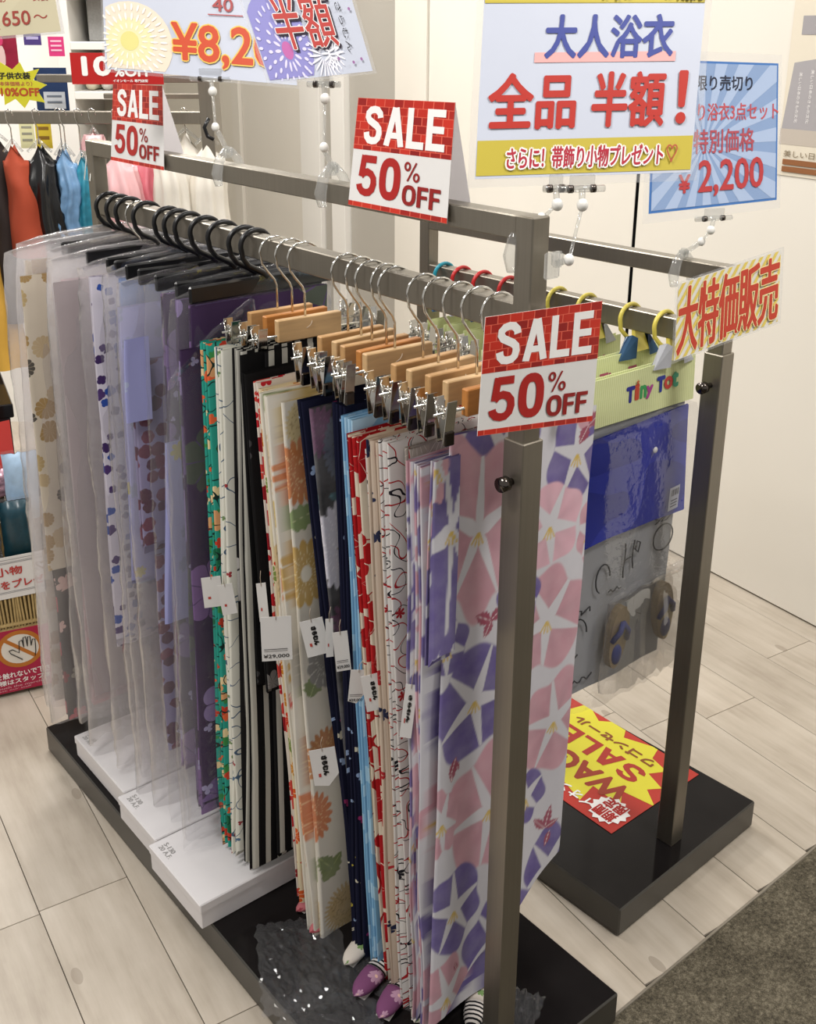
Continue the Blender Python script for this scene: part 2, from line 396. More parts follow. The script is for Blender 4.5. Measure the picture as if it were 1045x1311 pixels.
joints = {}
def plank(a0, a1, b0, b1):
    b0c, b1c = b0, b1
    key = (round(a1-a0, 4), round(b1-b0, 3))
    if key not in cache:
        me = boxm((0, 0, -.003), (a1-a0-.0016, b1-b0-.0016, .006), .0006); me.materials.append(PLANK); cache[key] = me
    o = _link(bpy.data.objects.new('plank', cache[key])); x, y = fl((a0+a1)/2, (b0+b1)/2); o.location = (x, y, 0); o.rotation_euler = (0, 0, -th); o.parent = floor
rp = random.Random(11)
npl = 0
for k in range(-11, 19):
    a1 = 1.2755 - pitch * k + .0; a0 = a1 - pitch
    if a0 > 1.72: continue
    a1 = min(a1, 1.738)
    st = {9: .80 - 1.2, 10: .792 - 1.2}.get(k, rp.uniform(-1.2, 0))
    if a0 > -.9 and a0 < .2: pass
    b = st
    # near end: the boards stop at the carpet line (y = -0.03 + 0.016 x)
    while b < 6.6:
        e = b + 1.2
        ac = (a0 + a1) / 2
        edge = (-.034 + .016 * ac + ac * DX) / (DY)              # b at which y reaches the carpet line
        if e > edge + .02 and npl < 300:
            plank(a0, a1, max(b, edge - .006) if b < edge else b, e); npl += 1
        b = e
def mk_carpet():
    n = NT('grey_brown_carpet'); o = n.obj(); a = n.noise(o, 130, 4, .7); b = n.noise(o, 420, 2, .6); c3 = n.noise(o, 14, 3)
    f = n.math('ADD', n.math('MULTIPLY', a, .5), n.math('ADD', n.math('MULTIPLY', b, .3), n.math('MULTIPLY', c3, .2)))
    n.bump(a, .9, .004)
    return n.fin(n.ramp(f, [(.36, srgb('#2f2b25')), (.5, srgb('#5b5548')), (.64, srgb('#857d6c'))]), .95, 0, .1)
cv = []; cf = []
nx, ny = 120, 40
rc = random.Random(3)
for j in range(ny + 1):
    for i in range(nx + 1):
        x = -1.6 + 4.6 * i / nx; y = -.040 + .016 * x - 1.5 * j / ny
        cv.append((x, y, .001 + rc.uniform(0, .003)))
for j in range(ny):
    for i in range(nx): a = j*(nx+1)+i; cf.append((a, a+nx+1, a+nx+2, a+1))
tag(put('floor_carpet', mesh(cv, cf, smooth=True), mk_carpet()), kind='structure')
tag(put('floor_mall', bx(-9, 9, -9, -1.50, -.02, .002), bpy.data.materials['grey_brown_carpet']), kind='structure')
st = put('trim_1', boxm((.4, -.036 + .0064, .0005), (4.4, .006, .004), .001, math.atan(.016)), plain('edge_strip', '#8d867a', .4, .6)); tag(st, kind='structure')

def mk_wall(name, c1, c2, rough=.35):
    n = NT(name); nz = n.noise(n.obj(), 1.7, 4); n2 = n.noise(n.obj(), 160, 2)
    n.bump(n2, .08, .0006)
    return n.fin(n.mix(nz, srgb(c1), srgb(c2)), rough, 0, .4)
W_CREAM = mk_wall('cream_wall_panel', '#dcd6ca', '#e4dfd5'); W_GREY = mk_wall('grey_column', '#a9a49a', '#b4afa6'); W_BEIGE = mk_wall('beige_back_wall', '#dcd6c8', '#e4ded2')
W_WHITE = mk_wall('white_wall_panel', '#e6e3dc', '#edeae4'); BLK = plain('shadow_gap_black', '#040404', .95, 0, .05)
WA = 1.7135
wr = put('wall_right', join(boxm((*fl(WA + .10, 2.2), 1.4), (.14, 7.4, 2.8), 0, -th)), BLK); tag(wr, kind='structure')
def panel(b0, b1, mat, out=0.0, z0=.006, z1=2.8, parent=wr, name='panel'):
    return put(name, boxm((*fl(WA + .02 - out / 2, (b0+b1)/2), (z0+z1)/2), (.04 + out, b1-b0, z1-z0), .0015, -th), mat, parent)
panel(-1.3, 1.588, W_CREAM); panel(1.603, 2.843, W_CREAM); panel(2.845, 3.09, W_CREAM, .012)
panel(3.095, 3.54, W_GREY, -.02); panel(3.545, 3.675, W_WHITE, .012); panel(3.675, 3.79, W_GREY, -.015); panel(3.795, 4.00, W_WHITE, .01); panel(4.002, 4.72, W_CREAM); panel(4.725, 4.82, W_CREAM, .02); panel(4.82, 5.9, W_BEIGE)
put('gap_shade_strip', boxm((*fl(WA + .0215, 1.5955), 1.4), (.040, .0146, 2.79), 0, -th), BLK, wr)  # solid black strip in the slot: its shade is put into the colour
wb = put('wall_back', boxm((*fl(-1.2, 5.95), 1.4), (6.2, .1, 2.8), 0, -th), W_BEIGE); tag(wb, kind='structure')

# background frame: turned 39 degrees, facing the camera
BF = Vector((.63, .777, 0)); BR_ = Vector((.777, -.63, 0)); CH = Vector((-.98109, -.94604, 0))
def bg(d, x, z, dy=0.0): return CH + BF * (d + dy) + BR_ * x + Vector((0, 0, z))
BGR = math.atan2(-.63, .777)

# ------------------------------------------------------------------ clothes racks
def rack(loc, rz, D, H, hz, xr, L, label, sleeve, kl=.014, front=.041, W=.4825, a=.2237, far_shift=0):
    s = .0313
    t = thing('garment_rack', label, 'clothes rack', loc, rz)
    b = put('base', bx(-a, W-a, -front, L-front, .002, .0675, .003), [SIDE, GLOSS], t, world=False)
    for p in b.data.polygons:
        if p.normal.z > .9: p.material_index = 1
    for k, y in enumerate((0, D - s)):
        put('post', join(bx(0, s, y, y+s, .0675, H - (0 if True else s), .0018)), STEEL, t, world=False)
        put('sleeve', bx(-.0035, s+.0035, y-.0035, y+s+.0035, .0675, sleeve, .0015), STEEL, t, world=False)
    put('top_rail', bx(0.0004, s-.0004, s-.002, D-s+.002, H-s, H-.0003, .0018), STEEL, t, world=False)
    put('hanging_rail', bx(xr-s/2+.001, xr+s/2-.001, s-.004, D-s+.004, hz-.04, hz, .0018), STEEL, t, world=False)
    k = put('height_knob', join(cyl((-.0035, s/2, sleeve-.058), (-kl, s/2, sleeve-.058), .005), cyl((-kl+.001, s/2, sleeve-.058), (-kl-.012, s/2, sleeve-.058), .0105, 20)), DARKCHROME, t, world=False, label='round dark locking knob')
    return t
rack((0, 0, 0), 0, 1.326, 1.4567, 1.3435, .0157, 1.3986, 'grey steel clothes rack on black base holding the row of folded yukata', 1.158)
r2 = rack((.63316, .13491, 0), .04465, .794, 1.2923, 1.182, .0157, .90, 'grey steel clothes rack with coloured child hangers by the cream wall', 1.135, .022)
RZ2 = 1.182

# ------------------------------------------------------------------ hangers
def hookpts(r=.030, rz=.0245, stem=-.097, sx=0.0, tail=-25, n=16):
    """hook over a rail whose centre is the origin; hook lies in the x-z plane"""
    P = []
    for i in range(n + 1):
        a = R(tail + (180 + 18 - tail) * i / n); P.append((r * math.cos(a), 0, rz * math.sin(a)))
    x, _, z = P[-1]
    P += [(x * .93, 0, z - .012), (x * .55, 0, z - .027), (sx + (x * .55 - sx) * .25, 0, z - .041), (sx, 0, z - .052), (sx, 0, stem)]
    return P
def chrome_hanger(label, wood, wc):
    t = thing('trouser_hanger', label, 'hanger', (0, 0, 0), 0, 'wooden block clip hangers on the front rack')
    put('hook', tube(hookpts(stem=-.102), .0021, 8), CHROME, t)
    put('wooden_bar', boxm((.006, 0, -.118), (.124, .013, .038), .0015), wood, t)
    put('rod', cyl((-.108, 0, -.126), (.165, 0, -.126), .0020, 8), CHROME, t)
    put('thread_loop', tube([(.004 + .008 * math.cos(a), .009 * math.sin(a), -.100 - .02 * abs(math.sin(a * .5))) for a in [2 * PI * i / 12 for i in range(13)]], .0006, 5), STRING, t)
    for cx in (-.088, .145):
        c = put('clip', join(boxm((cx, -.010, -.137), (.017, .0012, .062), .0004, tilt=('X', R(8))), boxm((cx, .010, -.137), (.017, .0012, .062), .0004, tilt=('X', R(-8)))), CHROME, t)
        put('spring', join(tube([(cx - .008 + .016 * i / 24, .0075 * math.cos(i * PI / 3), -.126 + .0075 * math.sin(i * PI / 3)) for i in range(25)], .0009, 5),
                           tube([(cx - .011, -.008, -.112), (cx - .011, -.001, -.138), (cx - .011, .008, -.112), (cx - .004, .012, -.108)], .0010, 5)), CHROME, c)
        put('jaw', boxm((cx, -.0085, -.160), (.016, .006, .02), .0015), DARKCHROME, c, label='dark reflective jaw plate')
    return t
def black_hanger(label):
    t = thing('bag_hanger', label, 'hanger', (0, 0, 0), 0, 'black plastic hangers of the bagged kimono')
    P = hookpts(r=.031, rz=.0262, stem=-.058, sx=.02, tail=-5)
    put('hook', tube(P, [.0047] * (len(P) - 4) + [.0052, .006, .006, .006], 10), BLACKPL, t)
    put('bar', boxm((0.03, 0, -.070), (.335, .008, .030), .003), BLACKPL, t)
    return t
ZR = 1.3235
h_pale = chrome_hanger('', WOOD_PALE, 'pale')
h_tan = chrome_hanger('', WOOD_TAN, 'tan'); h_org = chrome_hanger('', WOOD_ORANGE, 'orange')
spec = [(.070, h_org, 'clip hanger with orange wooden bar nearest the front post, behind the sale card'),
        (.112, h_pale, 'pale wood clip hanger second from the front post'),
        (.150, h_tan, 'tan wood clip hanger holding the white yukata with red and black lines'),
        (.188, h_pale, 'pale wood clip hanger above the cream and navy folded yukata'),
        (.222, h_tan, 'tan wood clip hanger above the red and cream yukata'),
        (.288, h_pale, 'large pale wood clip hanger above the light blue yukata'),
        (.312, h_org, 'orange wood clip hanger tucked behind the large pale one'),
        (.345, h_tan, 'tan wood clip hanger above the black flowered yukata'),
        (.378, h_pale, 'pale wood clip hanger above the cream and orange flowered yukata'),
        (.412, h_tan, 'tan wood clip hanger above the red and white yukata'),
        (.537, h_pale, 'pale wood clip hanger over the black and white striped yukata'),
        (.574, h_org, 'orange wood clip hanger behind the one over the striped yukata'),
        (.612, h_tan, 'tan wood clip hanger next to the last black plastic hooks')]
used = set()
for y, src, lab in spec:
    jx = random.uniform(-.004, .004)
    if src.name in used: o = dup(src, (.0157 + jx, y, ZR), lab)
    else: o = src; o.location = (.0157 + jx, y, ZR); o['label'] = lab; used.add(src.name)
    o.rotation_euler = (0, 0, R(random.uniform(-4, 4)))
bh = black_hanger('')
blab = ['black plastic hook at the far end of the front rail', 'second black plastic hook from the far end of the rail', 'black plastic hook third from the far end, a chrome hook beside it',
        'black plastic hook standing apart, fourth from the far end', 'black plastic hook fifth from the far end of the rail', 'black plastic hook sixth from the far end of the rail', 'black plastic hook seventh from the far end of the rail',
        'black plastic hook eighth from the far end of the rail', 'black plastic hook third nearest the chrome hooks', 'black plastic hook second nearest the chrome hooks', 'black plastic hook right beside the first chrome hooks']
BY = [1.262, 1.215, 1.168, 1.09, 1.0, .958, .916, .854, .789, .717, .679]
for i, (y, lab) in enumerate(zip(BY, blab)):
    o = bh if i == 0 else dup(bh); o.location = (.0157, y, ZR); o['label'] = lab; o.rotation_euler = (0, 0, R(random.uniform(-5, 5)))
cw = thing('wire_hanger', 'thin chrome wire hook among the far black hooks', 'hanger', (.0157, 1.125, ZR)); put('hook', tube(hookpts(stem=-.065), .0019, 8), CHROME, cw, world=False)
put('bar', cyl((-.12, 0, -.065), (.16, 0, -.065), .002, 8), CHROME, cw, world=False)

# ------------------------------------------------------------------ cloth
def wob(rs, n=3):
    ks = [(rs.uniform(4, 14), rs.uniform(0, 6.28), rs.uniform(.4, 1)) for _ in range(n)]
    return lambda z: sum(a * np.sin(k * z + p) for k, p, a in ks) / n
def cloth(root, name, mat, y, xt, xb, z1, z0, w, L=8, gap=.0045, seed=1, amp=.003, nz=34, nx=9, zslope=0.0, paint=None, fine=None, edge=.006, bslope=0.0, topdrop=.0, left_only=False, wave=.0015):
    """one folded garment: a single sheet folded to and fro in L layers, hanging from z1 to z0"""
    rs = random.Random(seed); ws = [wob(rs) for _ in range(L // 2 + 2)]; wy = wob(rs); sc = wob(rs, 4)
    T = np.linspace(0, 1, nz)
    jx = [rs.uniform(-edge, edge) for _ in range(L // 2 + 2)]; jb = [rs.uniform(-.010, .012) for _ in range(L)]
    colsx = []; colsy = []; us = []; lay = []
    u = 0.0
    ts = {}
    for i in range(L):
        n_ = fine if (fine and i == 0) else nx
        tt = np.linspace(0, 1, n_)
        if not (fine and i == 0): tt = tt ** 1.0
        if i % 2 == 0: tt = tt[::-1]
        for t in tt: colsx.append(t); colsy.append(y + i * gap); us.append(u + (t * w if i % 2 else (1 - t) * w)); lay.append(i)
        u += w
        if i < L - 1:                                           # rounded fold
            side = 0 if i % 2 == 0 else 1
            for a in (.2, .5, .8):
                colsx.append(-(gap * .6) * math.sin(a * PI) / w if side == 0 else 1 + (gap * .6) * math.sin(a * PI) / w); colsy.append(y + i * gap + gap * a); us.append(u + a * gap * 1.2); lay.append(i if a < .6 else i + 1)
            u += gap * 1.3
    n = len(colsx); cx = np.array(colsx); cy = np.array(colsy); U = np.array(us); lay = np.array(lay)
    V = np.zeros((nz, n, 3)); UVv = np.zeros((nz, n))
    jbv = np.array(jb)[lay]; pair = (lay + 1) // 2; jxv = np.array(jx)[np.minimum(pair, len(jx) - 1)]
    for r_, t in enumerate(T):
        z = z1 + (z0 - z1) * t
        zz = z + jbv * t + zslope * cx * w * (1 - t) + bslope * np.maximum(cx - .1, 0) * w * t - topdrop * np.sin(PI * np.clip(cx, 0, 1)) * (1 - t)
        x0 = xt + (xb - xt) * t
        wx = np.array([ws[k](z * 1.0) for k in range(len(ws))])[np.minimum(pair, len(ws) - 1)]
        fade = np.clip(1 - cx * 1.0, 0, 1)
        xx = x0 + cx * w + (jxv * (.3 + .7 * t) + amp * wx * min(1, t * 3)) * (.35 + .65 * fade)
        yy = cy + amp * .8 * min(1, 4 * t) * wy(z * 1.3 + cx * .6) + wave * t * np.sin(cx * w * 42 + z * 5 + seed) + (.0025 * t) * np.sin(cx * w * 20 - z * 9 + lay)
        V[r_, :, 0] = xx; V[r_, :, 1] = yy; V[r_, :, 2] = zz; UVv[r_] = zz
    idx = np.arange(nz * n).reshape(nz, n)
    F = np.stack([idx[:-1, :-1], idx[1:, :-1], idx[1:, 1:], idx[:-1, 1:]], -1).reshape(-1, 4)
    me = bpy.data.meshes.new(name); nv = nz * n
    me.vertices.add(nv); me.vertices.foreach_set('co', V.ravel()); me.loops.add(len(F) * 4); me.loops.foreach_set('vertex_index', F.ravel().astype(np.int32))
    me.polygons.add(len(F)); me.polygons.foreach_set('loop_start', np.arange(0, len(F) * 4, 4, dtype=np.int32)); me.update(calc_edges=True)
    me.polygons.foreach_set('use_smooth', [True] * len(F))
    l = me.uv_layers.new(name='UVMap'); uvs = np.stack([np.tile(U, nz), UVv.ravel()], -1); l.data.foreach_set('uv', uvs[F.ravel()].astype(np.float32).ravel())
    if paint is not None:
        ca = me.color_attributes.new('print', 'FLOAT_COLOR', 'POINT'); P = V.reshape(-1, 3)
        X = P[:, 0].copy(); Z = P[:, 2]; lv = np.tile(lay, nz)
        rgb = paint(X, Z, lv); ca.data.foreach_set('color', np.concatenate([rgb, np.ones((nv, 1))], 1).astype(np.float32).ravel())
    me.validate()
    return put(name, me, mat, root)

# numpy printing of large motifs -----------------------------------------------------
def lay_on(c, m, col): m = np.clip(m, 0, 1)[:, None]; return c * (1 - m) + np.array(col)[None] * m
def sst(d, w): return np.clip(.5 - d / w, 0, 1)
def glory(c, X, Z, cx, cz, rx, rz, rot, col, stam='#c9a83a', petals=5, dark=None, starw=.026, px=.0016):
    rx, rz = rx * 1.17, rz * 1.15
    x = (X - cx) / rx; z = (Z - cz) / rz; r = np.hypot(x, z); a = np.arctan2(z, x) + rot
    edge = 1 - .16 * np.abs(np.cos(a * petals / 2)) ** 2 + .07 * np.sin(a * 2 + cx * 90) + .04 * np.sin(a * 7 + cz * 50)
    shade = .86 + .2 * np.clip(r, 0, 1) + .05 * np.sin(a * 9)
    m = sst(r - edge, .05); base = np.array(srgb(col))[None] * shade[:, None]
    c = c * (1 - m[:, None]) + base * m[:, None]
    k = np.round(a * petals / (2 * PI)); da = a - k * 2 * PI / petals
    perp = np.abs(r * np.sin(da)) * (rx + rz) / 2; wd = starw * (1 - np.clip(r, 0, 1)) * (.35 + .65 * np.clip(r * 5, 0, 1)) + .0012
    c = lay_on(c, sst(perp - wd * .5, .002) * (r < edge), srgb('#c8c6cc'))
    for i in range(4):
        aa = -1.1 - .35 * i - rot * .1; x1, z1 = np.cos(aa) * .022, np.sin(aa) * .022
        t = np.clip(((X - cx) * x1 + (Z - cz) * z1) / (x1*x1 + z1*z1), .15, 1); d = np.hypot(X - cx - t * x1, Z - cz - t * z1)
        c = lay_on(c, sst(d - .0015, .0012), srgb(stam))
    return c
def leafm(c, X, Z, cx, cz, L, W, rot, col, vein='#e8dfe0'):
    x = (X - cx) * math.cos(rot) + (Z - cz) * math.sin(rot); z = -(X - cx) * math.sin(rot) + (Z - cz) * math.cos(rot)
    t = np.clip(x / L, 0, 1); half = W * np.sin(PI * t ** .8) * (1 + .12 * np.sin(t * 30))
    c = lay_on(c, sst(np.abs(z) - half, .0016) * (x > 0) * (x < L), srgb(col))
    return lay_on(c, sst(np.abs(z) - .0005, .0008) * (x > 0) * (x < L * .9), srgb(vein))
def chrys(c, X, Z, cx, cz, r0, n, col, line, rot=0.0, core=None, jag=.2, stretch=1.0):
    x = X - cx; z = (Z - cz) / stretch; r = np.hypot(x, z) / r0; a = np.arctan2(z, x) + rot
    cs = np.abs(np.cos(a * n / 2)); edge = 1 - jag * (1 - cs)
    c = lay_on(c, sst(r - edge, .05), srgb(col)); k = sst(cs - .16, .1) * (r < edge) * (r > .2)
    c = lay_on(c, k * .9, srgb(line))
    rr = np.abs((r - .6)); c = lay_on(c, sst(np.abs(np.cos(a * n / 2 + PI / 2)) - .12, .1) * (r < .6) * (r > .2) * .7, srgb(line))
    if core: c = lay_on(c, sst(r - .24, .05), srgb(core))
    return c
def base_c(X, h): return np.tile(np.array(srgb(h))[None], (len(X), 1))
def paint_hero(X, Z, lv):
    back = lv > 0; Xo = X.copy(); X = X + np.where(back, .06 * lv + .05, 0); Zs = Z + np.where(back, .13 * (lv // 2), 0)
    X = np.where(back, ((X + .08) % .29) - .08, X); Z = Zs
    Z = np.where(back, ((Z - .08) % 1.08) + .08, Z)
    c = base_c(X, '#c6c4cb'); PK = '#bf8b98'; PU = '#54428a'
    G = [(.045, 1.115, .070, .085, .3, PU), (.205, 1.07, .055, .075, .9, PU), (-.06, 1.10, .05, .06, .9, PK), (.245, .93, .03, .05, .9, PK),
         (.150, .965, .060, .07, .2, '#d0a0ae'), (.001, 1.00, .078, .135, 1.0, PK), (.155, .80, .075, .09, .4, PK), (.22, 1.16, .05, .05, .9, PK),
         (.005, .715, .074, .095, .1, PU), (.185, .60, .070, .085, .8, PK), (.09, .86, .04, .05, .3, PU),
         (.040, .50, .082, .105, .5, PK), (.19, .30, .055, .075, .3, PU), (-.055, .83, .035, .05, .3, PU), (.13, .47, .04, .05, .7, PU),
         (-.030, .335, .055, .075, .9, PU), (.072, .215, .065, .10, .2, PU), (-.045, .165, .05, .075, .6, PK), (.17, .16, .06, .06, .6, PK), (.02, .10, .05, .04, .2, PU), (-.06, .52, .03, .06, .2, PK)]
    for g in G: c = glory(c, X, Z, *g)
    for cx, cz, L, W, ro in ((.03, .845, .036, .011, 2.6), (.03, .845, .034, .010, .5), (.032, .845, .03, .009, 4.2), (-.035, .62, .035, .008, 4.6), (-.035, .62, .022, .007, 5.3), (-.04, .60, .03, .007, 1.2),
                             (.225, 1.11, .035, .011, .6), (.225, 1.11, .032, .011, 4.1), (.18, .385, .045, .008, 1.3), (.18, .385, .04, .008, 2.3), (.18, .385, .03, .007, .3), (.19, .375, .03, .006, 4.4), (-.02, .205, .02, .005, 1.9), (-.08, 1.0, .03, .01, 5)):
        c = leafm(c, X, Z, cx, cz, L, W, ro, '#8f1440')
    return c
def paint_fold(X, Z, lv):
    c = base_c(X, '#c6c4cb'); Zl = Z + .05 * lv
    for a in ((-.055, 1.02, .060, .22, .5, '#54428a'), (-.085, 1.12, .02, .05, .5, '#c9939f'), (-.06, .78, .03, .07, .2, '#54428a')): c = glory(c, X, Zl, *a)
    return c
def paint_yellow(X, Z, lv):
    X = X + np.where(lv > 0, .03 * lv, 0); Z = Z + np.where(lv > 0, .2 * (lv // 2), 0)
    c = base_c(X, '#dcd6c8'); X = np.where(lv > 0, ((X + .13) % .16) - .13, X); Z = np.where(lv > 0, (Z - .05) % 1.12 + .05, Z)
    for a in ((-.094, 1.10, .03, 26, '#d9c58c', '#a88a4a'), (-.060, .47, .045, 22, '#c07a35', '#e6c27e'), (-.098, 1.02, .045, 18, '#cf7a35', '#f0cf98'), (-.06, 1.16, .035, 24, '#cdb46a', '#9c8140')):
        c = chrys(c, X, Z, *a, .2, None, .22, 1.3)
    c = leafm(c, X, Z, -.13, .935, .07, .022, .2, '#7d9552', '#c8cf9a'); c = leafm(c, X, Z, -.09, .60, .05, .02, 1.2, '#77894c', '#c8cf9a')
    c = chrys(c, X, Z, -.094, .84, .045, 14, '#c9a24a', '#eedfae', .1, '#f0ead8', .2, 1.4)
    c = chrys(c, X, Z, -.092, .35, .04, 18, '#d2773a', '#efc794', .4, None, .25, 1.4)
    c = chrys(c, X, Z, -.06, .66, .035, 12, '#8c8a86', '#d8d6d0', .4, None, .1, 1.5)
    c = leafm(c, X, Z, -.075, .20, .065, .02, .9, '#75853f', '#b9c07c'); c = leafm(c, X, Z, -.055, .22, .05, .016, 2.2, '#6f8040', '#b9c07c')
    c = chrys(c, X, Z, -.020, .115, .055, 34, '#c8ad77', '#8f743c', .0, None, .3, 1.1)
    c = leafm(c, X, Z, -.045, .77, .04, .016, 1.0, '#c43a28', '#e8c0a0')
    return c
def paint_navy(X, Z, lv):
    X = X + np.where(lv > 0, .05 * lv, 0); Z = Z + np.where(lv > 0, .17 * (lv // 2), 0)
    c = base_c(X, '#07070d'); X = np.where(lv > 0, ((X + .14) % .22) - .14, X); Z = np.where(lv > 0, (Z - .05) % 1.12 + .05, Z)
    c = leafm(c, X, Z, -.08, .99, .09, .014, -.25, '#2c5d68', '#5b8f96')
    c = chrys(c, X, Z, -.096, 1.10, .034, 16, '#5a2150', '#7d3a70', 0, None, .3, 1.3)
    c = chrys(c, X, Z, -.045, 1.07, .044, 30, '#4a5468', '#2c3344', 0, None, .12, 1.5)
    c = chrys(c, X, Z, -.052, .90, .060, 24, '#d2cfdc', '#eceaf2', 0, None, .16, 1.35)
    for i in range(5): c = leafm(c, X, Z, -.036, .885, .032, .005, i * 1.257 + .3, '#0a0a10', '#b9a95a')
    c = chrys(c, X, Z, -.040, .755, .042, 18, '#5c1f4e', '#7e3b70', 0, None, .3, 1.3)
    c = chrys(c, X, Z, -.02, .56, .05, 20, '#2b2a33', '#4c4b57', 0, None, .2, 1.3)
    c = chrys(c, X, Z, -.03, .27, .03, 16, '#4e1f4a', '#7e3b70', 0, None, .3, 1.3)
    c = chrys(c, X, Z, .03, .42, .05, 20, '#3f4a5c', '#5c6b7c', 0, None, .2, 1.3)
    return c

F_STRIPE = fabric('black_white_stripe', '#0d0c0e', ('s', dict(pitch=.026, duty=.42, col='#b3b1a8')), ('f', dict(scale=6, cols=['#8d8b88', '#55605a', '#a8a5a2'], petals=4, rmin=.2, rmax=.38, dens=.28, sharp=.35, vein='#3b3b3b', vw=.08, center='#2a0f18', cr=.15, seed=2.1)))
F_TEAL = fabric('teal_flowered', '#2e9c8c', ('f', dict(scale=38, cols=['#c8402c', '#e0653c', '#3d8a4a', '#e8d0a0'], petals=5, rmin=.25, rmax=.5, dens=.85, seed=.3)), ('f', dict(scale=14, cols=['#d8a070', '#1f6b4a'], petals=5, rmin=.2, rmax=.42, dens=.4, seed=1.3)), ('c', dict(scale=30, col='#17302c', width=.018)))
F_WHITEBLUE = fabric('white_with_blue_sprigs', '#dcdbd0', ('c', dict(scale=22, col='#4a6078', width=.010, lo=.55)), ('f', dict(scale=30, cols=['#56708c', '#9c3b40', '#6f8a5c'], petals=3, rmin=.12, rmax=.3, dens=.35, sharp=.8)))
F_BLACK = fabric('plain_black_cotton', '#0c0b0d', ('f', dict(scale=9, cols=['#6b6968', '#3b3a3c'], petals=7, rmin=.2, rmax=.36, dens=.22, vein='#1b1b1b', seed=4.0)))
F_REDW = fabric('red_white_small_flowers', '#d9cfc4', ('f', dict(scale=24, cols=['#b3202a', '#8f1822', '#c8443c'], petals=5, rmin=.3, rmax=.5, dens=.8, seed=.7)))
F_REDCREAM = fabric('red_cream_large_flowers', '#dcd1bf', ('f', dict(scale=10, cols=['#b01c20', '#a8141c'], petals=5, rmin=.36, rmax=.55, dens=.9, sharp=.3, vein='#e6d8c8', vw=.07, seed=.4)), ('c', dict(scale=14, col='#a31a1e', width=.012)))
F_CREAMNAVY = fabric('nude_with_navy_sprigs', '#cbb9a8', ('f', dict(scale=16, cols=['#1f2440', '#b02a30', '#2b2f4a'], petals=6, rmin=.15, rmax=.34, dens=.5, sharp=.75, seed=.9)))
F_LINES = fabric('white_with_red_black_lines', '#d9d5d2', ('c', dict(scale=26, col='#a8262c', width=.014, lo=.52)), ('c', dict(scale=30, col='#1c1a22', width=.012, lo=.45, seed=3.0)), ('f', dict(scale=14, cols=['#a8262c', '#16141c'], petals=6, rmin=.1, rmax=.22, dens=.35, sharp=.8)))
F_GREYFL = fabric('mauve_grey_chrysanthemums', '#a39a98', ('f', dict(scale=9, cols=['#8f8886', '#b3aaa8', '#9c948c'], petals=26, rmin=.36, rmax=.55, dens=.95, sharp=.15, vein='#c8c0ba', vw=.14, center='#b09c6a', cr=.1, seed=.2)), ('c', dict(scale=9, col='#8a2430', width=.006)))
F_LBLUE = fabric('light_blue_wash', '#7fb0d4', ('c', dict(scale=8, col='#a6cbe2', width=.06)))
F_NAVYS = fabric('navy_with_small_marks', '#11142e', ('f', dict(scale=34, cols=['#c9c3b0', '#b8a840', '#8f2a60', '#8fa4c8'], petals=3, rmin=.12, rmax=.35, dens=.32, sharp=.8)))
F_ORANGE = fabric('cream_orange_petals', '#dccfb0', ('f', dict(scale=20, cols=['#d05a28', '#c8842c', '#7a8f4a', '#cc3b22'], petals=9, rmin=.3, rmax=.52, dens=.75, vein='#efe0bc', vw=.15, seed=.5)))
P_HERO = painted('large_pink_purple_flowers'); P_YELL = painted('cream_orange_chrysanthemums'); P_NAVY = painted('black_with_carnations')
F_LAV = fabric('lavender_cotton', '#9a9ccc', ('f', dict(scale=17, cols=['#8890b0', '#b0a860', '#a8b0cc'], petals=7, rmin=.2, rmax=.42, dens=.45, seed=.6)))
F_HEX = fabric('wine_hexagons', '#8f88b0', ('f', dict(scale=34, cols=['#5e1634', '#6b1c3c', '#4a1230'], petals=6, rmin=.42, rmax=.55, dens=.92, sharp=.12, vein='#8c4a68', vw=.06)))
F_PURPLE = fabric('purple_peonies', '#3c2a4a', ('f', dict(scale=7, cols=['#6c5488', '#8a78a8', '#4a5048', '#7a5c90'], petals=7, rmin=.34, rmax=.55, dens=.9, sharp=.25, vein='#54406c', vw=.10, seed=.8)), ('f', dict(scale=22, cols=['#9a94b8'], petals=3, rmin=.1, rmax=.3, dens=.2, sharp=.85)))
F_MAUVE = fabric('pale_mauve_grey', '#a59a9c')
F_WPURPLE = fabric('white_purple_blue_blocks', '#c9c4d0', ('f', dict(scale=44, cols=['#3c2858', '#2c4a98', '#4a3468'], petals=4, rmin=.3, rmax=.55, dens=.62, sharp=.3)))
F_BLUE = fabric('deep_sky_blue', '#3f72b8', ('f', dict(scale=9, cols=['#8fb0d8', '#5a4a80'], petals=6, rmin=.2, rmax=.45, dens=.5)))
F_BEIGEB = fabric('beige_brown_fans', '#cabfae', ('f', dict(scale=21, cols=['#a08458', '#b09a70', '#55504a', '#b8a484'], petals=12, rmin=.3, rmax=.55, dens=.8, sharp=.15, vein='#c2b49c', vw=.1)))
F_DARKFL = fabric('dark_floral_red', '#4a423e', ('f', dict(scale=18, cols=['#b0545c', '#c8a8a0', '#7a2a30', '#8f8a7a'], petals=6, rmin=.25, rmax=.5, dens=.7)))
F_ROSE = fabric('dusty_rose', '#a87880', ('f', dict(scale=12, cols=['#b8606c', '#7a4a58', '#c8a0a8'], petals=5, rmin=.3, rmax=.5, dens=.7)))

GR = 'yukata folded over the clip hangers'
def garment(label, y0, zt=1.16):
    return thing('folded_yukata', label, 'yukata', (0.02, y0, zt - .02), 0, GR)
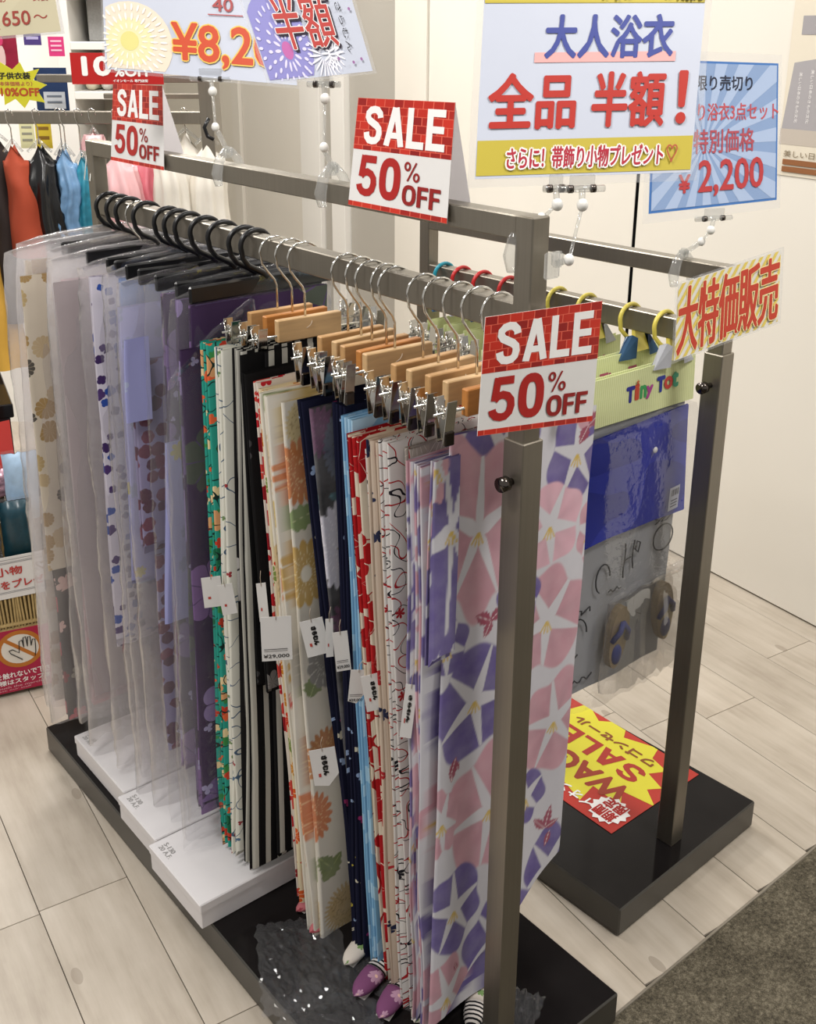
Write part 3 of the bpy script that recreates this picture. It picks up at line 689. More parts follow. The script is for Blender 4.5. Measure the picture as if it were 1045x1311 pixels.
# hero garment at the near end
g = garment('pink and purple morning glory yukata on white, nearest the front post', .075, 1.165)
cloth(g, 'outer_panel', P_HERO, .082, -.052, -.078, 1.158, .115, .292, L=2, gap=.006, seed=3, amp=.004, nz=470, nx=12, fine=135, paint=paint_hero, bslope=.75, zslope=-.06, wave=.004)
cloth(g, 'folded_sleeves', P_HERO, .096, -.092, -.072, 1.118, .10, .20, L=10, gap=.0040, seed=5, amp=.006, nz=260, nx=8, paint=paint_hero, edge=.010)
cloth(g, 'tucked_edge', P_HERO, .077, -.086, -.088, 1.13, .82, .044, L=4, gap=.003, seed=8, amp=.004, nz=160, nx=14, paint=paint_fold)
g = garment('white yukata drawn with fine red and black lines, purple one in front', .145)
cloth(g, 'folded_cloth', F_GREYFL, .144, -.075, -.045, 1.125, .11, .22, L=4, gap=.004, seed=11, edge=.004)
cloth(g, 'lined_panel', F_LINES, .160, -.100, -.052, 1.135, .075, .24, L=6, gap=.0044, seed=12, edge=.008, amp=.005)
g = garment('nude coloured yukata with navy and red sprigs between white and red ones', .190)
cloth(g, 'folded_cloth', F_CREAMNAVY, .188, -.100, -.050, 1.128, .085, .25, L=6, gap=.0045, seed=14, edge=.007)
cloth(g, 'inner_panel', F_LINES, .214, -.098, -.046, 1.11, .34, .22, L=2, gap=.004, seed=15)
g = garment('cream yukata with big red flowers, right of the light blue one', .225)
cloth(g, 'folded_cloth', F_REDCREAM, .225, -.105, -.036, 1.125, .045, .26, L=7, gap=.0045, seed=16, edge=.006, amp=.004)
g = garment('plain light blue folded yukata between the navy and the red ones', .262)
cloth(g, 'folded_cloth', F_LBLUE, .262, -.086, -.038, 1.138, .04, .25, L=8, gap=.0042, seed=18, edge=.005, amp=.003)
g = garment('navy yukata with small coloured marks, left of the light blue one', .300)
cloth(g, 'folded_cloth', F_NAVYS, .300, -.072, -.044, 1.146, .075, .26, L=8, gap=.0045, seed=20, edge=.006)
g = garment('black yukata with large white carnation and purple flowers', .342)
cloth(g, 'outer_panel', P_NAVY, .338, -.108, -.018, 1.140, .10, .26, L=2, gap=.005, seed=22, amp=.002, nz=330, nx=10, fine=100, paint=paint_navy, edge=.002)
cloth(g, 'folded_cloth', F_NAVYS, .350, -.116, -.020, 1.150, .085, .26, L=4, gap=.0040, seed=23, edge=.005, amp=.004)
g = garment('cream yukata with orange chrysanthemums and green leaves', .385)
cloth(g, 'outer_panel', P_YELL, .388, -.124, -.074, 1.140, .045, .24, L=2, gap=.006, seed=25, amp=.003, nz=400, nx=10, fine=110, paint=paint_yellow, edge=.002)
cloth(g, 'folded_cloth', P_YELL, .402, -.142, -.082, 1.150, .06, .24, L=6, gap=.0050, seed=26, edge=.008, amp=.005, nz=300, nx=8, paint=paint_yellow)
g = garment('orange and cream petal patterned yukata behind the chrysanthemum one', .436)
cloth(g, 'folded_cloth', F_ORANGE, .436, -.130, -.084, 1.148, .11, .24, L=4, gap=.0045, seed=28, edge=.006)
g = garment('red and white small flowered yukata beside the black one', .458)
cloth(g, 'folded_cloth', F_REDW, .456, -.126, -.076, 1.155, .12, .24, L=4, gap=.0045, seed=29, edge=.005)
g = garment('plain black folded yukata between the red one and the striped one', .480)
cloth(g, 'folded_cloth', F_BLACK, .480, -.133, -.112, 1.165, .57, .24, L=4, gap=.0045, seed=30, edge=.004)
g = garment('black and white striped yukata standing out beside the teal one', .525)
cloth(g, 'outer_panel', F_STRIPE, .520, -.068, -.085, 1.180, .175, .22, L=2, gap=.006, seed=32, edge=.002, nx=20)
cloth(g, 'folded_cloth', F_STRIPE, .534, -.106, -.132, 1.185, .160, .24, L=6, gap=.0058, seed=33, edge=.006, nx=20)
cloth(g, 'short_sleeve', F_BLACK, .529, -.112, -.108, 1.18, .56, .10, L=2, gap=.004, seed=34, edge=.002)
g = garment('white yukata with thin blue sprigs between striped and teal ones', .585)
cloth(g, 'folded_cloth', F_WHITEBLUE, .580, -.114, -.136, 1.178, .165, .24, L=6, gap=.0060, seed=36, edge=.005, amp=.005)
g = garment('teal yukata with red and green flowers next to the bagged ones', .630)
cloth(g, 'folded_cloth', F_TEAL, .626, -.118, -.134, 1.180, .150, .22, L=6, gap=.0048, seed=38, edge=.004)

# swing tags: part of the garment they hang from would also do, but each is tied on and swings freely
def swing_tag(label, c, w_, h_, rz, tilt, shape='rect', marks='script', zt=None):
    t = thing('swing_tag', label, 'price tag', c, 0, 'paper swing tags on the yukata')
    ux = Vector((math.cos(rz), math.sin(rz), 0)); ux = (ux + Vector((0, 0, math.tan(tilt)))).normalized(); uz = Vector((0, 0, 1)); uz = (uz - ux * ux.dot(uz)).normalized()
    c = Vector(c); P = lambda a, b: c + ux * (a * w_) + uz * (b * h_)
    s = Sheet(t, P(-.5, -.5), P(.5, -.5), P(.5, .5), P(-.5, .5))
    nrm = s.n; out = [(0, .22), (.62, 0), (1, .3), (1, 1), (0, 1)] if shape == 'cut' else [(0, 0), (1, 0), (1, 1), (0, 1)]
    if shape == 'cut': out = [(0, .08), (.55, 0), (1, .28), (1, .98), (0, 1)]
    vs = [s.P(u, v, 0) for u, v in out] + [s.P(u, v, -.0006) for u, v in out]; k = len(out)
    put('paper', mesh(vs, [tuple(range(k)), tuple(range(2*k-1, k-1, -1))] + [(i, k+i, k+(i+1) % k, (i+1) % k) for i in range(k)]), CARD, t)
    if marks == 'script':
        s.text('さらむん', (.44, .30, .62, .80), INK('#1c1a1a'), .03, rot=-90); s.rect('stamp', .22, .28, .32, .37, INK('#b8443c'))
    elif marks == 'price':
        s.text('¥29,000', (.06, .06, .9, .15), INK('#2a2828'), .02); s.rect('printed_line', .08, .26, .85, .275, INK('#4a4848')); s.rect('printed_line', .08, .22, .85, .23, INK('#4a4848'))
    else: s.rect('stamp', .25, .28, .4, .36, INK('#b8443c'))
    put('string', tube([s.P(.5, .93, .0008), s.P(.5, 1.15, .001), s.P(.6, 1.4, .012)], .0005, 5), STRING, t)
    return t
swing_tag('white tag with cut corner and black brush writing, lowest of the tags', (-.105, .33, .50), .044, .078, -.5, .12, 'cut')
swing_tag('white price tag reading 29,000 on the orange flowered yukata', (-.150, .395, .735), .050, .082, -.55, .0, 'rect', 'price')
swing_tag('white tag with brush writing beside the 29,000 price tag', (-.108, .345, .745), .038, .068, -.5, .18, 'rect', 'script')
swing_tag('cream tag with red stamp over the red flowered yukata', (-.088, .215, .700), .032, .066, -.5, .15, 'rect', 'script')
swing_tag('narrow pinkish tag half behind the red stamped cream tag', (-.094, .25, .695), .026, .062, -.45, -.1, 'cut', 'price')
swing_tag('white tag lying over the navy and light blue yukata', (-.094, .29, .740), .024, .072, -.5, .08, 'rect', 'price')
swing_tag('narrow cream tag between black and navy yukata', (-.100, .315, .755), .012, .070, -.45, .0, 'rect', 'stamp')
swing_tag('white tag hanging edge on beside the pink and purple yukata', (-.092, .125, .715), .018, .094, -.75, -.1, 'rect', 'script')
swing_tag('beige tag on the teal flowered yukata with a red dot', (-.152, .600, .735), .034, .060, -.5, .05, 'rect', 'stamp')
swing_tag('beige tag on the white blue-sprigged yukata with a red dot', (-.145, .560, .735), .026, .060, -.5, .12, 'rect', 'stamp')
swing_tag('small tag half hidden left of the 29,000 price tag', (-.140, .45, .775), .016, .072, -.5, .05, 'rect', 'stamp')

# ------------------------------------------------------------------ bagged kimono
def bag(root, y, xl_t, xl_b, z1, z0, w_, seed, mat=MILKY, th_t=.010, th_b=.020, name='plastic_bag', slant=0.0, crum=1.0, nzz=44, flare=0.0):
    rs = random.Random(seed); W1, W2, W3, W4 = wob(rs, 4), wob(rs, 4), wob(rs, 3), wob(rs, 3)
    nx = 22; prof = [(i / nx, -1) for i in range(nx + 1)] + [(1, 0)] + [(1 - i / nx, 1) for i in range(nx + 1)] + [(0, 0)]
    n = len(prof); vs = []; uv = []; fs = []
    for r_ in range(nzz):
        t = r_ / (nzz - 1); z = z1 + (z0 - z1) * t; x0 = xl_t + (xl_b - xl_t) * min(1, t * 1.2)
        pinch = math.exp(-t * 14)
        for u, sd in prof:
            th_ = (th_t + (th_b - th_t) * min(1, t * 2)) * (1 - .35 * pinch) * (min(1, .25 + u * 5) if u < .5 else 1)
            x = x0 - .008 * (1 - pinch) + u * (w_ + .016 * (1 - pinch)) + .006 * crum * W1(z * 2.3 + sd) * (1 - u) + flare * t * (u - .5) - (.010 * crum * abs(W2(z * 6)) if u < .05 else 0)
            yy = y + sd * th_ + crum * (.004 * W3(z * 3 + u * 2.2 + sd * 2) + .003 * W4(u * 6 + z * 1.2 + sd) * (t + .15) + .0014 * W1(u * 14 + z * 5 + sd * 3))
            zz = z + (slant * (u - .5) * (1 - t)) - (.020 * (1 - u) ** 4 * (1 - t)) + .004 * crum * W2(u * 4 + 1) * (1 - t) ** 3 + .012 * W4(u * 5 + 3) * t ** 6
            vs.append((x, yy, zz)); uv.append((u, z))
    for r_ in range(nzz - 1):
        for k in range(n): a = r_*n + k; b = r_*n + (k+1) % n; fs.append((a, b, b + n, a + n))
    fs.append(tuple(range(n)))
    return put(name, mesh(vs, fs, uv, True), mat, root)
BG = 'kimono hanging in plastic bags'
def bagged(label, y, mats, xt, xb, zt, zb, sd, w_=.34, cw_=None, cz=None, mat=MILKY, inx=.012, **kw):
    t = thing('bagged_kimono', label, 'bagged kimono', (.02, y, zt), 0, BG)
    kw.setdefault('crum', .75); bag(t, y + .004, xt, xb, zt, zb, w_, sd, mat, **kw)
    for k, m in enumerate(mats):
        m, dx, dy, za, zb_, ww, L_ = m
        cloth(t, ['kimono', 'obi_panel', 'lining', 'folded_end'][k], m, y - .006 + dy, xt + inx + dx, xb + inx + dx, za, zb_, ww, L=L_, gap=.0038, seed=sd * 3 + k, edge=.004, amp=.004, nx=10)
    return t
bagged('farthest bagged kimono on the rail, beige with brown fans', 1.262, [(F_BEIGEB, .0, 0, 1.23, .20, .30, 4)], -.19, -.235, 1.285, .18, 101)
bagged('bagged kimono with dark red floral hem reaching below the others', 1.215, [(F_DARKFL, .02, 0, 1.05, .175, .28, 4), (F_BEIGEB, .012, -.004, 1.21, .55, .06, 2)], -.235, -.245, 1.278, .165, 102, crum=.9)
bagged('bagged kimono in dusty rose behind the plain mauve one', 1.168, [(F_ROSE, .012, 0, 1.20, .22, .29, 4)], -.165, -.195, 1.280, .175, 103)
bagged('bagged kimono plain pale mauve, widest flat surface of the far ones', 1.09, [(F_MAUVE, -.004, 0, 1.215, .28, .31, 2)], -.200, -.205, 1.276, .16, 104)
bagged('bagged kimono with white, purple and blue blocks along its edge', 1.0, [(F_WPURPLE, .006, 0, 1.235, .45, .29, 5)], -.172, -.185, 1.276, .14, 105, mat=SEMI)
bagged('bagged kimono in strong sky blue behind the lavender ones', .958, [(F_BLUE, .010, 0, 1.235, .60, .29, 4)], -.135, -.150, 1.278, .13, 106, mat=SEMI)
bagged('bagged kimono of pale lavender with yellow clouds near its hem', .916, [(F_LAV, .010, 0, 1.19, .62, .28, 4)], -.162, -.180, 1.274, .10, 107, mat=SEMI)
t = bagged('bagged kimono with folded lavender collar and wine hexagon edge', .854, [(F_HEX, .004, .002, 1.10, .72, .26, 4), (F_LAV, -.012, -.008, 1.148, 1.00, .045, 2), (F_HEX, .02, .006, .70, .25, .2, 3)], -.166, -.172, 1.268, .09, 108, mat=SEMI)
bagged('bagged dark purple kimono with lavender lining edge', .789, [(F_PURPLE, .016, 0, 1.235, .25, .28, 4), (F_LAV, -.004, -.006, .96, .585, .075, 2)], -.140, -.165, 1.276, .10, 109, mat=CLEAR)
bagged('bagged purple peony kimono third from the chrome hooks', .717, [(F_PURPLE, .010, 0, 1.240, .20, .30, 5)], -.145, -.170, 1.276, .12, 110, mat=CLEAR)
bagged('clear bagged purple peony kimono nearest the teal yukata', .679, [(F_PURPLE, .020, 0, 1.235, .22, .28, 4)], -.150, -.195, 1.270, .14, 111, mat=CLEAR)
t = thing('obi_bag', 'short clear bag of purple cloth with rounded corner in front of the bags', 'obi bag', (-.05, .664, 1.17), 0)
bag(t, .664, -.176, -.19, 1.185, .22, .17, 131, CLEAR, slant=.10, crum=.6)
cloth(t, 'obi', F_PURPLE, .662, -.150, -.168, 1.165, .24, .13, L=3, gap=.004, seed=77)

# ------------------------------------------------------------------ white boxes on the base
BOXW = plain('white_carton', '#dcd9da', .5, 0, .35, .02); LABELM = INK('#9a9896')
def carton(label, x0, x1, y0, y1, z0, z1, rz=0):
    t = thing('kimono_box', label, 'box', ((x0+x1)/2, (y0+y1)/2, z0), rz, 'white cartons on the rack base')
    w2, l2 = (x1-x0)/2, (y1-y0)/2
    put('tray', bx(-w2+.002, w2-.002, -l2+.002, l2-.002, 0, z1-z0-.004, .0015), BOXW, t, world=False)
    put('lid', bx(-w2, w2, -l2, l2, (z1-z0)-.020, z1-z0, .002), BOXW, t, world=False)
    s = Sheet(t, (x0+.012, y1-.018, z1), (x0+.012, y1-.062, z1), (x0+.034, y1-.062, z1), (x0+.034, y1-.018, z1))
    if rz == 0: s.text('20 A.F.', (0, 0, 1, .45), LABELM, .02); s.text('S-130', (0, .55, .8, 1), LABELM, .02)
    return t
carton('far white carton lid with faint grey stamp, under the first bags', -.211, .17, .945, 1.205, .0685, .122)
carton('middle white carton between the far one and the near one', -.228, .16, .765, .938, .0685, .124)
carton('near white carton below the striped yukata, largest in view', -.246, .145, .548, .758, .0685, .127)

# ------------------------------------------------------------------ slippers / tabi on the base
F_TABI = fabric('purple_tabi_print', '#7c4a70', ('f', dict(scale=30, cols=['#d8c8d0', '#b890a8'], petals=8, rmin=.3, rmax=.5, dens=.6, center='#e8c0b0', cr=.2)))
F_TABW = fabric('white_dotted_print', '#d8cfc4', ('f', dict(scale=34, cols=['#b84a50', '#7a9a60'], petals=6, rmin=.15, rmax=.34, dens=.5)))
F_TABR = fabric('pink_print', '#b86a70', ('f', dict(scale=30, cols=['#e0c8c8', '#8f3a44'], petals=6, rmin=.2, rmax=.4, dens=.5)))
F_BARS = fabric('black_white_bars', '#dcd6d0', ('s', dict(pitch=.008, duty=.45, col='#17151a')))
def sock(label, tip, ang, L, mat, mat2, r=.017, z=.0685):
    t = thing('fabric_slipper', label, 'slipper', (tip[0], tip[1], z), ang, 'patterned slippers stored under the yukata')
    prof = [(0, .05), (.06, .55), (.16, .86), (.3, 1), (.5, .98)]; n = 12
    def loft(a, b, mat_, nm):
        vs = []; fs = []; uv = []
        for i in range(9):
            s_ = a + (b - a) * i / 8; rr = np.interp(s_, [p[0] for p in prof] + [1], [p[1] for p in prof] + [.9]) * r
            for k in range(n): an = 2 * PI * k / n; vs.append((s_ * L, rr * 1.25 * math.cos(an), r * .80 + rr * .8 * math.sin(an))); uv.append((s_ * L, k / n * .1))
        for i in range(8):
            for k in range(n): fs.append((i*n+k, i*n+(k+1) % n, (i+1)*n+(k+1) % n, (i+1)*n+k))
        fs += [tuple(range(n)), tuple(8*n+k for k in range(n))]
        put(nm, mesh(vs, fs, uv, True), mat_, t, world=False)
    loft(0, .42, mat, 'toe_cap'); loft(.42, 1, mat2, 'upper')
    put('sole', bx(.012, L, -r*.8, r*.8, 0, .003, .001), CARDB, t, world=False)
    return t
sock('small pink slipper toe beside the white carton', (-.085, .468), R(8), .12, F_TABR, F_TABR, .012)
sock('dusky red slipper toe under the orange chrysanthemum yukata', (-.095, .408), R(10), .12, F_TABR, F_TABW, .012)
sock('white slipper with small red dots under the black yukata', (-.090, .305), R(18), .14, F_TABW, F_TABW, .015)
sock('purple flowered slipper with black bars, left of the pair', (-.118, .238), R(16), .15, F_TABI, F_BARS, .017)
sock('purple flowered slipper with black bars, nearest the front edge', (-.112, .175), R(22), .15, F_TABI, F_BARS, .017)
sock('off-white slipper half hidden under the pink and purple yukata', (-.070, .130), R(24), .14, F_TABW, F_BARS, .016)
sock('slipper in shiny green and white under the front post', (-.005, .058), R(40), .13, F_BARS, F_TABW, .015)
def crumple(label, cx, cy, sx, sy, rz, seed, h=.022):
    rs = random.Random(seed); A = [wob(rs, 4) for _ in range(4)]; n = 26; vs = []; fs = []
    for side in (0, 1):
        for j in range(n + 1):
            for i in range(n + 1):
                u, v = i / n - .5, j / n - .5; e = max(0, 1 - (2 * max(abs(u), abs(v))) ** 4)
                z = abs(A[0](u * 1.6 + v * .7) * .7 + A[1](v * 2 - u * .9) * .7 + .3 * A[2](u * 4 + v * 3) + .16 * A[3](u * 9 - v * 7)) * h * (.3 + e) if side else .001
                x = u * sx * (1 + .1 * A[3](v * 4)); y = v * sy * (1 + .12 * A[2](u * 4))
                vs.append((x, y, max(.0012, z) if side else .0006))
    m = (n+1) ** 2
    for sd in (0, 1):
        for j in range(n):
            for i in range(n): a = sd*m + j*(n+1)+i; fs.append((a, a+1, a+n+2, a+n+1))
    me = mesh(vs, fs, smooth=False); o = put('plastic_sleeve', me, CRINK); o.location = (cx, cy, .0685); o.rotation_euler = (0, 0, rz)
    return tag(o, label, 'plastic bag', 'empty clear bags on the base')
crumple('crumpled clear bag with a gold sticker on the black base by the cartons', -.140, .365, .21, .16, R(62), 4)
crumple('crumpled clear bag at the left front edge of the black base', -.165, .235, .12, .17, R(30), 5, .02)
crumple('crumpled clear bag around the foot of the front post', .05, .04, .17, .10, R(25), 9, .028)
crumple('clear bag lying behind the front slippers on the black base', -.01, .25, .15, .20, R(20), 12, .02)

# ------------------------------------------------------------------ sale cards
def mk_brick():
    n = NT('red_brick_print'); b = n.n('ShaderNodeTexBrick'); mp = n.n('ShaderNodeMapping'); n.l(n.uv(), mp.inputs[0]); mp.inputs['Scale'].default_value = (10, 14, 1); mp.inputs['Rotation'].default_value = (0, 0, 0)
    n.l(mp.outputs[0], b.inputs['Vector']); b.inputs['Color1'].default_value = (*srgb('#c8301f'), 1); b.inputs['Color2'].default_value = (*srgb('#8a1716'), 1); b.inputs['Mortar'].default_value = (*srgb('#d9604c'), 1)
    b.inputs['Scale'].default_value = 1; b.inputs['Mortar Size'].default_value = .045; b.inputs['Brick Width'].default_value = 1; b.inputs['Row Height'].default_value = 1
    return n.fin(b.outputs[0], .4, 0, .3)
BRICK = mk_brick(); RED = INK('#a81f1c'); DKRED = INK('#8e1a18'); WHT = INK('#f0eeec')
def salecard(label, BL, BRr, TR, TL, back=None, fold=True):
    c = (Vector(BL) + Vector(BRr)) / 2
    t = thing('sale_card', label, 'sale sign', c)
    s = Sheet(t, BL, BRr, TR, TL)
    s.card('front_panel', CARD)
    s.card('brick_header', BRICK, .0002, 0, .53, 1, 1, .00025, label='red brick patterned header')
    s.card('brick_strip', BRICK, .0002, 0, 0, 1, .045, .00025)
    block(s, 'SALE', (.10, .585, .93, .935), WHT)
    block(s, '50', (.07, .105, .53, .485), RED); block(s, '%', (.56, .30, .72, .47), DKRED); block(s, 'OFF', (.56, .09, .93, .27), DKRED)
    if back is not None:
        b0, b1 = back; sb = Sheet(t, BRr, BL, TL, TR); s2 = Sheet(t, b1, b0, TL, TR); b_, a_, c_, d_ = s2.P(0, 0), s2.P(1, 0), s2.P(1, 1), s2.P(0, 1); put('back_panel', mesh([b_, a_, c_, d_], [(0, 1, 2, 3)]), PAPER, t)
    return t
salecard('red and white SALE 50% OFF tent card on the middle of the top rail', (-.008, .374, 1.431), (-.008, .152, 1.431), (.016, .166, 1.586), (.016, .378, 1.583), ((.046, .374, 1.436), (.046, .160, 1.436)))
salecard('red and white SALE 50% OFF tent card at the far end of the top rail', (-.008, 1.186, 1.427), (-.008, .957, 1.427), (.016, .987, 1.578), (.016, 1.198, 1.575), ((.046, 1.184, 1.43), (.046, .963, 1.43)))
salecard('red and white SALE 50% OFF card leaning on the front post', (-.096, -.012, 1.195), (.121, -.012, 1.167), (.126, -.012, 1.336), (-.088, -.012, 1.347))

# ------------------------------------------------------------------ laminated signs
S1 = thing('adult_yukata_sign', 'large laminated sign in blue and red Japanese text with yellow bands', 'sign', (.1, .0, 1.49))
BLs = Vector((-.028, .083, 1.493)); BRs = Vector((.243, -.054, 1.495)); TLs = BLs + (Vector((.031, .137, 1.716)) - BLs) * 1.22; TRs = BRs + (Vector((.309, -.005, 1.719)) - BRs) * 1.22
s = Sheet(S1, BLs, BRs, TRs, TLs); s.card('laminate', LAMIN, .0005, -.018, -.02, 1.018, 1.02, -.0009)
PALE = plain('pale_blue_paper', '#c3c8d6', .35, 0, .4, .02); YEL = INK('#bfae42')
s.card('paper', PALE, .0004, .012, .018, .985, .985)
vv = lambda py: (235 - py) / 292.0     # photo row at the left edge -> height on the sheet
s.rect('yellow_band', .015, .03, .982, .185, YEL); s.rect('yellow_band', .015, .79, .982, .985, YEL)
s.rect('pink_underline', .24, .525, .868, .57, INK('#e3a9a6'))
s.text('大人浴衣', (.285, .545, .85, .735), INK('#3f4a94'), .025)
s.text('全品', (.055, .235, .43, .475), INK('#b53026'), .026); s.text('半額', (.51, .235, .83, .475), INK('#b53026'), .026); s.text('！', (.895, .245, .93, .475), INK('#b53026'), .03)
s.text('さらに！帯飾り小物プレゼント', (.145, .055, .845, .15), WHT, .10); s.text('さらに！帯飾り小物プレゼント', (.145, .055, .845, .15), INK('#b02a3c'), .02); s.text('♡', (.86, .065, .91, .145), INK('#b05a3c'), .01)
s.text('キャンペーン期間', (.50, .80, .97, .90), INK('#4a5596'), .03)

S2 = thing('clearance_price_sign', 'blue sunray laminated sign priced 2,200 yen behind the large sign', 'sign', (.63, .18, 1.38))
s = Sheet(S2, (.505, .228, 1.372), (.758, .136, 1.386), (.812, .200, 1.632), (.572, .295, 1.641)); s.card('laminate', LAMIN, .0005, -.01, -.012, 1.015, 1.025, -.0009)
s.card('paper', INK('#3f6fae'), .0004, .03, .045, .985, .965); s.rect('blue_ground', .045, .06, .972, .95, INK('#8299bd'))
rays = []
for i in range(20):
    a = 2 * PI * i / 20; q = clampf([(.42, .44), (.42 + 1.3 * math.cos(a), .44 + 1.3 * math.sin(a)), (.42 + 1.3 * math.cos(a + .17), .44 + 1.3 * math.sin(a + .17))], .045, .06, .972, .95)
    if q: rays.append(q)
s.poly('sunrays', rays, INK('#a3b4d0'))
s.text('在庫限り売切り', (.16, .78, .78, .875), INK('#23283a'), .02); s.text('ゆったり浴衣3点セット', (.10, .59, .985, .70), INK('#b84e55'), .012)
s.text('特別価格', (.34, .385, .80, .535), INK('#a84a55'), .012); s.text('¥', (.24, .15, .32, .26), INK('#b03a3c'), .035); s.text('2,200', (.385, .115, .87, .34), INK('#b03a3c'), .02)

def mk_orange(name, c): return INK(c)
S3 = thing('price_8200_sign', 'white laminated sign with yellow firework and orange yen price 8,2', 'sign', (-.03, .79, 1.60))
B3 = Vector((-.123, .926, 1.612)); C3 = Vector((.075, .625, 1.590)); T3 = Vector((-.099, .964, 1.738)); U3 = Vector((.102, .665, 1.722))
s = Sheet(S3, B3, C3, C3 + (U3 - C3) * 1.25, B3 + (T3 - B3) * 1.25); s.card('laminate', LAMIN, .0005, -.012, -.03, 1.01, 1.02, -.0009)
s.card('paper', PALE, .0004, 0, 0, 1, 1)
s.poly('firework_disc', [q for q in [clampf([(.14 + .23 * math.cos(a), .28 + .44 * math.sin(a)) for a in [2 * PI * k / 28 for k in range(28)]], .012, .02, 1, 1)] if q], INK('#e6d6c2'))
s.poly('firework_ring', [[(.14 + .13 * math.cos(2 * PI * k / 24), .30 + .25 * math.sin(2 * PI * k / 24)) for k in range(24)]], INK('#e4dcae'))
s.poly('firework_core', [[(.14 + .05 * math.cos(2 * PI * k / 20), .31 + .10 * math.sin(2 * PI * k / 20)) for k in range(20)]], INK('#dcd488'))
for r0, r1, nn, ww, cc in ((.065, .10, 18, .005, '#f0ecd8'), (.11, .155, 26, .006, '#f2eee4'), (.165, .205, 34, .006, '#f2eee6')):
    s.poly('firework_petals', petals(.14, .31, r0, r1, nn, ww, 1.9), INK(cc))
s.text('40', (.585, .66, .69, .79), INK('#a84a4a'), .02); s.rect('underline', .56, .62, .74, .63, INK('#b04a4a'))
s.text('¥8,200', (.37, .10, 1.02, .52), INK('#e6c05a'), .055); s.text('¥8,200', (.37, .10, 1.02, .52), INK('#c84a28'), .022)

S4 = thing('half_price_sign', 'tilted laminated firework sign with red half price characters', 'sign', (0, .44, 1.6))
B4 = Vector((-.072, .478, 1.603)); C4 = Vector((.038, .372, 1.620)); T4 = B4 + (Vector((-.087, .528, 1.727)) - B4) * 1.5; U4 = C4 + (Vector((.029, .413, 1.726)) - C4) * 1.6
s = Sheet(S4, B4, C4, U4, T4); s.card('laminate', LAMIN, .0005, -.03, -.02, 1.03, 1.01, -.0009); s.card('paper', PALE, .0004, 0, 0, 1, 1)
s.poly('firework_disc', [clampf([(.22 + .28 * math.cos(a), .26 + .40 * math.sin(a)) for a in [2 * PI * k / 28 for k in range(28)]], .01, .015, .99, .99)], INK('#8f8cc8'))
s.poly('firework_core', [[(.27 + .05 * math.cos(2 * PI * k / 20), .22 + .07 * math.sin(2 * PI * k / 20)) for k in range(20)]], INK('#c06aa8'))
for r0, r1, nn, ww, cc, cx_, cy_ in ((.06, .12, 14, .010, '#dcd6ee', .27, .22), (.14, .18, 18, .010, '#dcd8f0', .27, .22), (.20, .24, 26, .009, '#d8d6f0', .25, .25), (.03, .15, 22, .006, '#f0eef6', .60, .16), (.02, .11, 16, .006, '#f4f2f8', .68, .17)):
    s.poly('firework_petals', petals(cx_, cy_, r0, r1, nn, ww, 1.4), INK(cc))
s.text('半額', (.24, .20, .78, .62), INK('#2c2230'), .014); s.text('半額', (.225, .22, .765, .64), WHT, .022); s.text('半額', (.225, .22, .765, .64), INK('#b8443e'), .008)
s.text('さらむん', (.83, .16, .88, .56), INK('#1f1c20'), .0, rot=-90)
for a, b in ((.72, .12), (.93, .10), (.95, .5), (.88, .7), (.85, .08)): s.poly('dot', [[(a + .012 * math.cos(2*PI*k/8), b + .014 * math.sin(2*PI*k/8)) for k in range(8)]], INK('#9a6a9c'))

S5 = thing('price_1650_sign', 'cream laminated sign ending 650 yen and up in the top left', 'sign', (-.15, 1.2, 1.66))
s = Sheet(S5, (-.201, 1.285, 1.662), (-.126, 1.093, 1.674), (-.118, 1.135, 1.78), (-.180, 1.325, 1.785)); s.card('laminate', LAMIN, .0005, -.02, -.04, 1.03, 1.02, -.0009)
s.card('paper', INK('#cfc6a8'), .0004, 0, 0, .99, 1); s.text(',', (.20, .08, .235, .20), INK('#a0453c'), .02); s.text('650', (.27, .14, .64, .36), INK('#a0453c'), .02, lift=.002); s.text('〜', (.68, .22, .86, .29), INK('#a0453c'), .01); s.text('お好きな衣装', (.25, .50, .9, .62), INK('#a0453c'), .02)

S6 = thing('bargain_sign', 'yellow striped sign with red characters on the near post of the right rack', 'sign', (.45, 0, 1.22))
s = Sheet(S6, (.349, .028, 1.202), (.519, -.035, 1.249), (.547, -.009, 1.355), (.376, .053, 1.313)); s.card('laminate', LAMIN, .0005, -.02, -.03, 1.03, 1.03, -.0009)
s.card('paper', INK('#dcd8cf'), .0004, 0, 0, 1, 1)
put('clear_holder', join(cyl((.50, -.01, 1.285), (.56, .10, 1.272), .006, 8), cyl((.56, .10, 1.272), (.628, .19, 1.268), .006, 8)), ACRYL, S6)
s.poly('yellow_stripes', [q for q in [clampf([(a, 0), (a + .035, 0), (a + .035 + .42, 1), (a + .42, 1)], .005, .01, .995, .99) for a in [-.45 + .075 * i for i in range(20)]] if q], INK('#d9c260'))
for k_, ch in enumerate('大特価販売'):
    u0 = .02 + k_ * .193; s.text(ch, (u0, .06, u0 + .185, .92), INK('#ead9a0'), .030); s.text(ch, (u0, .06, u0 + .185, .92), INK('#bd4330'), .014)

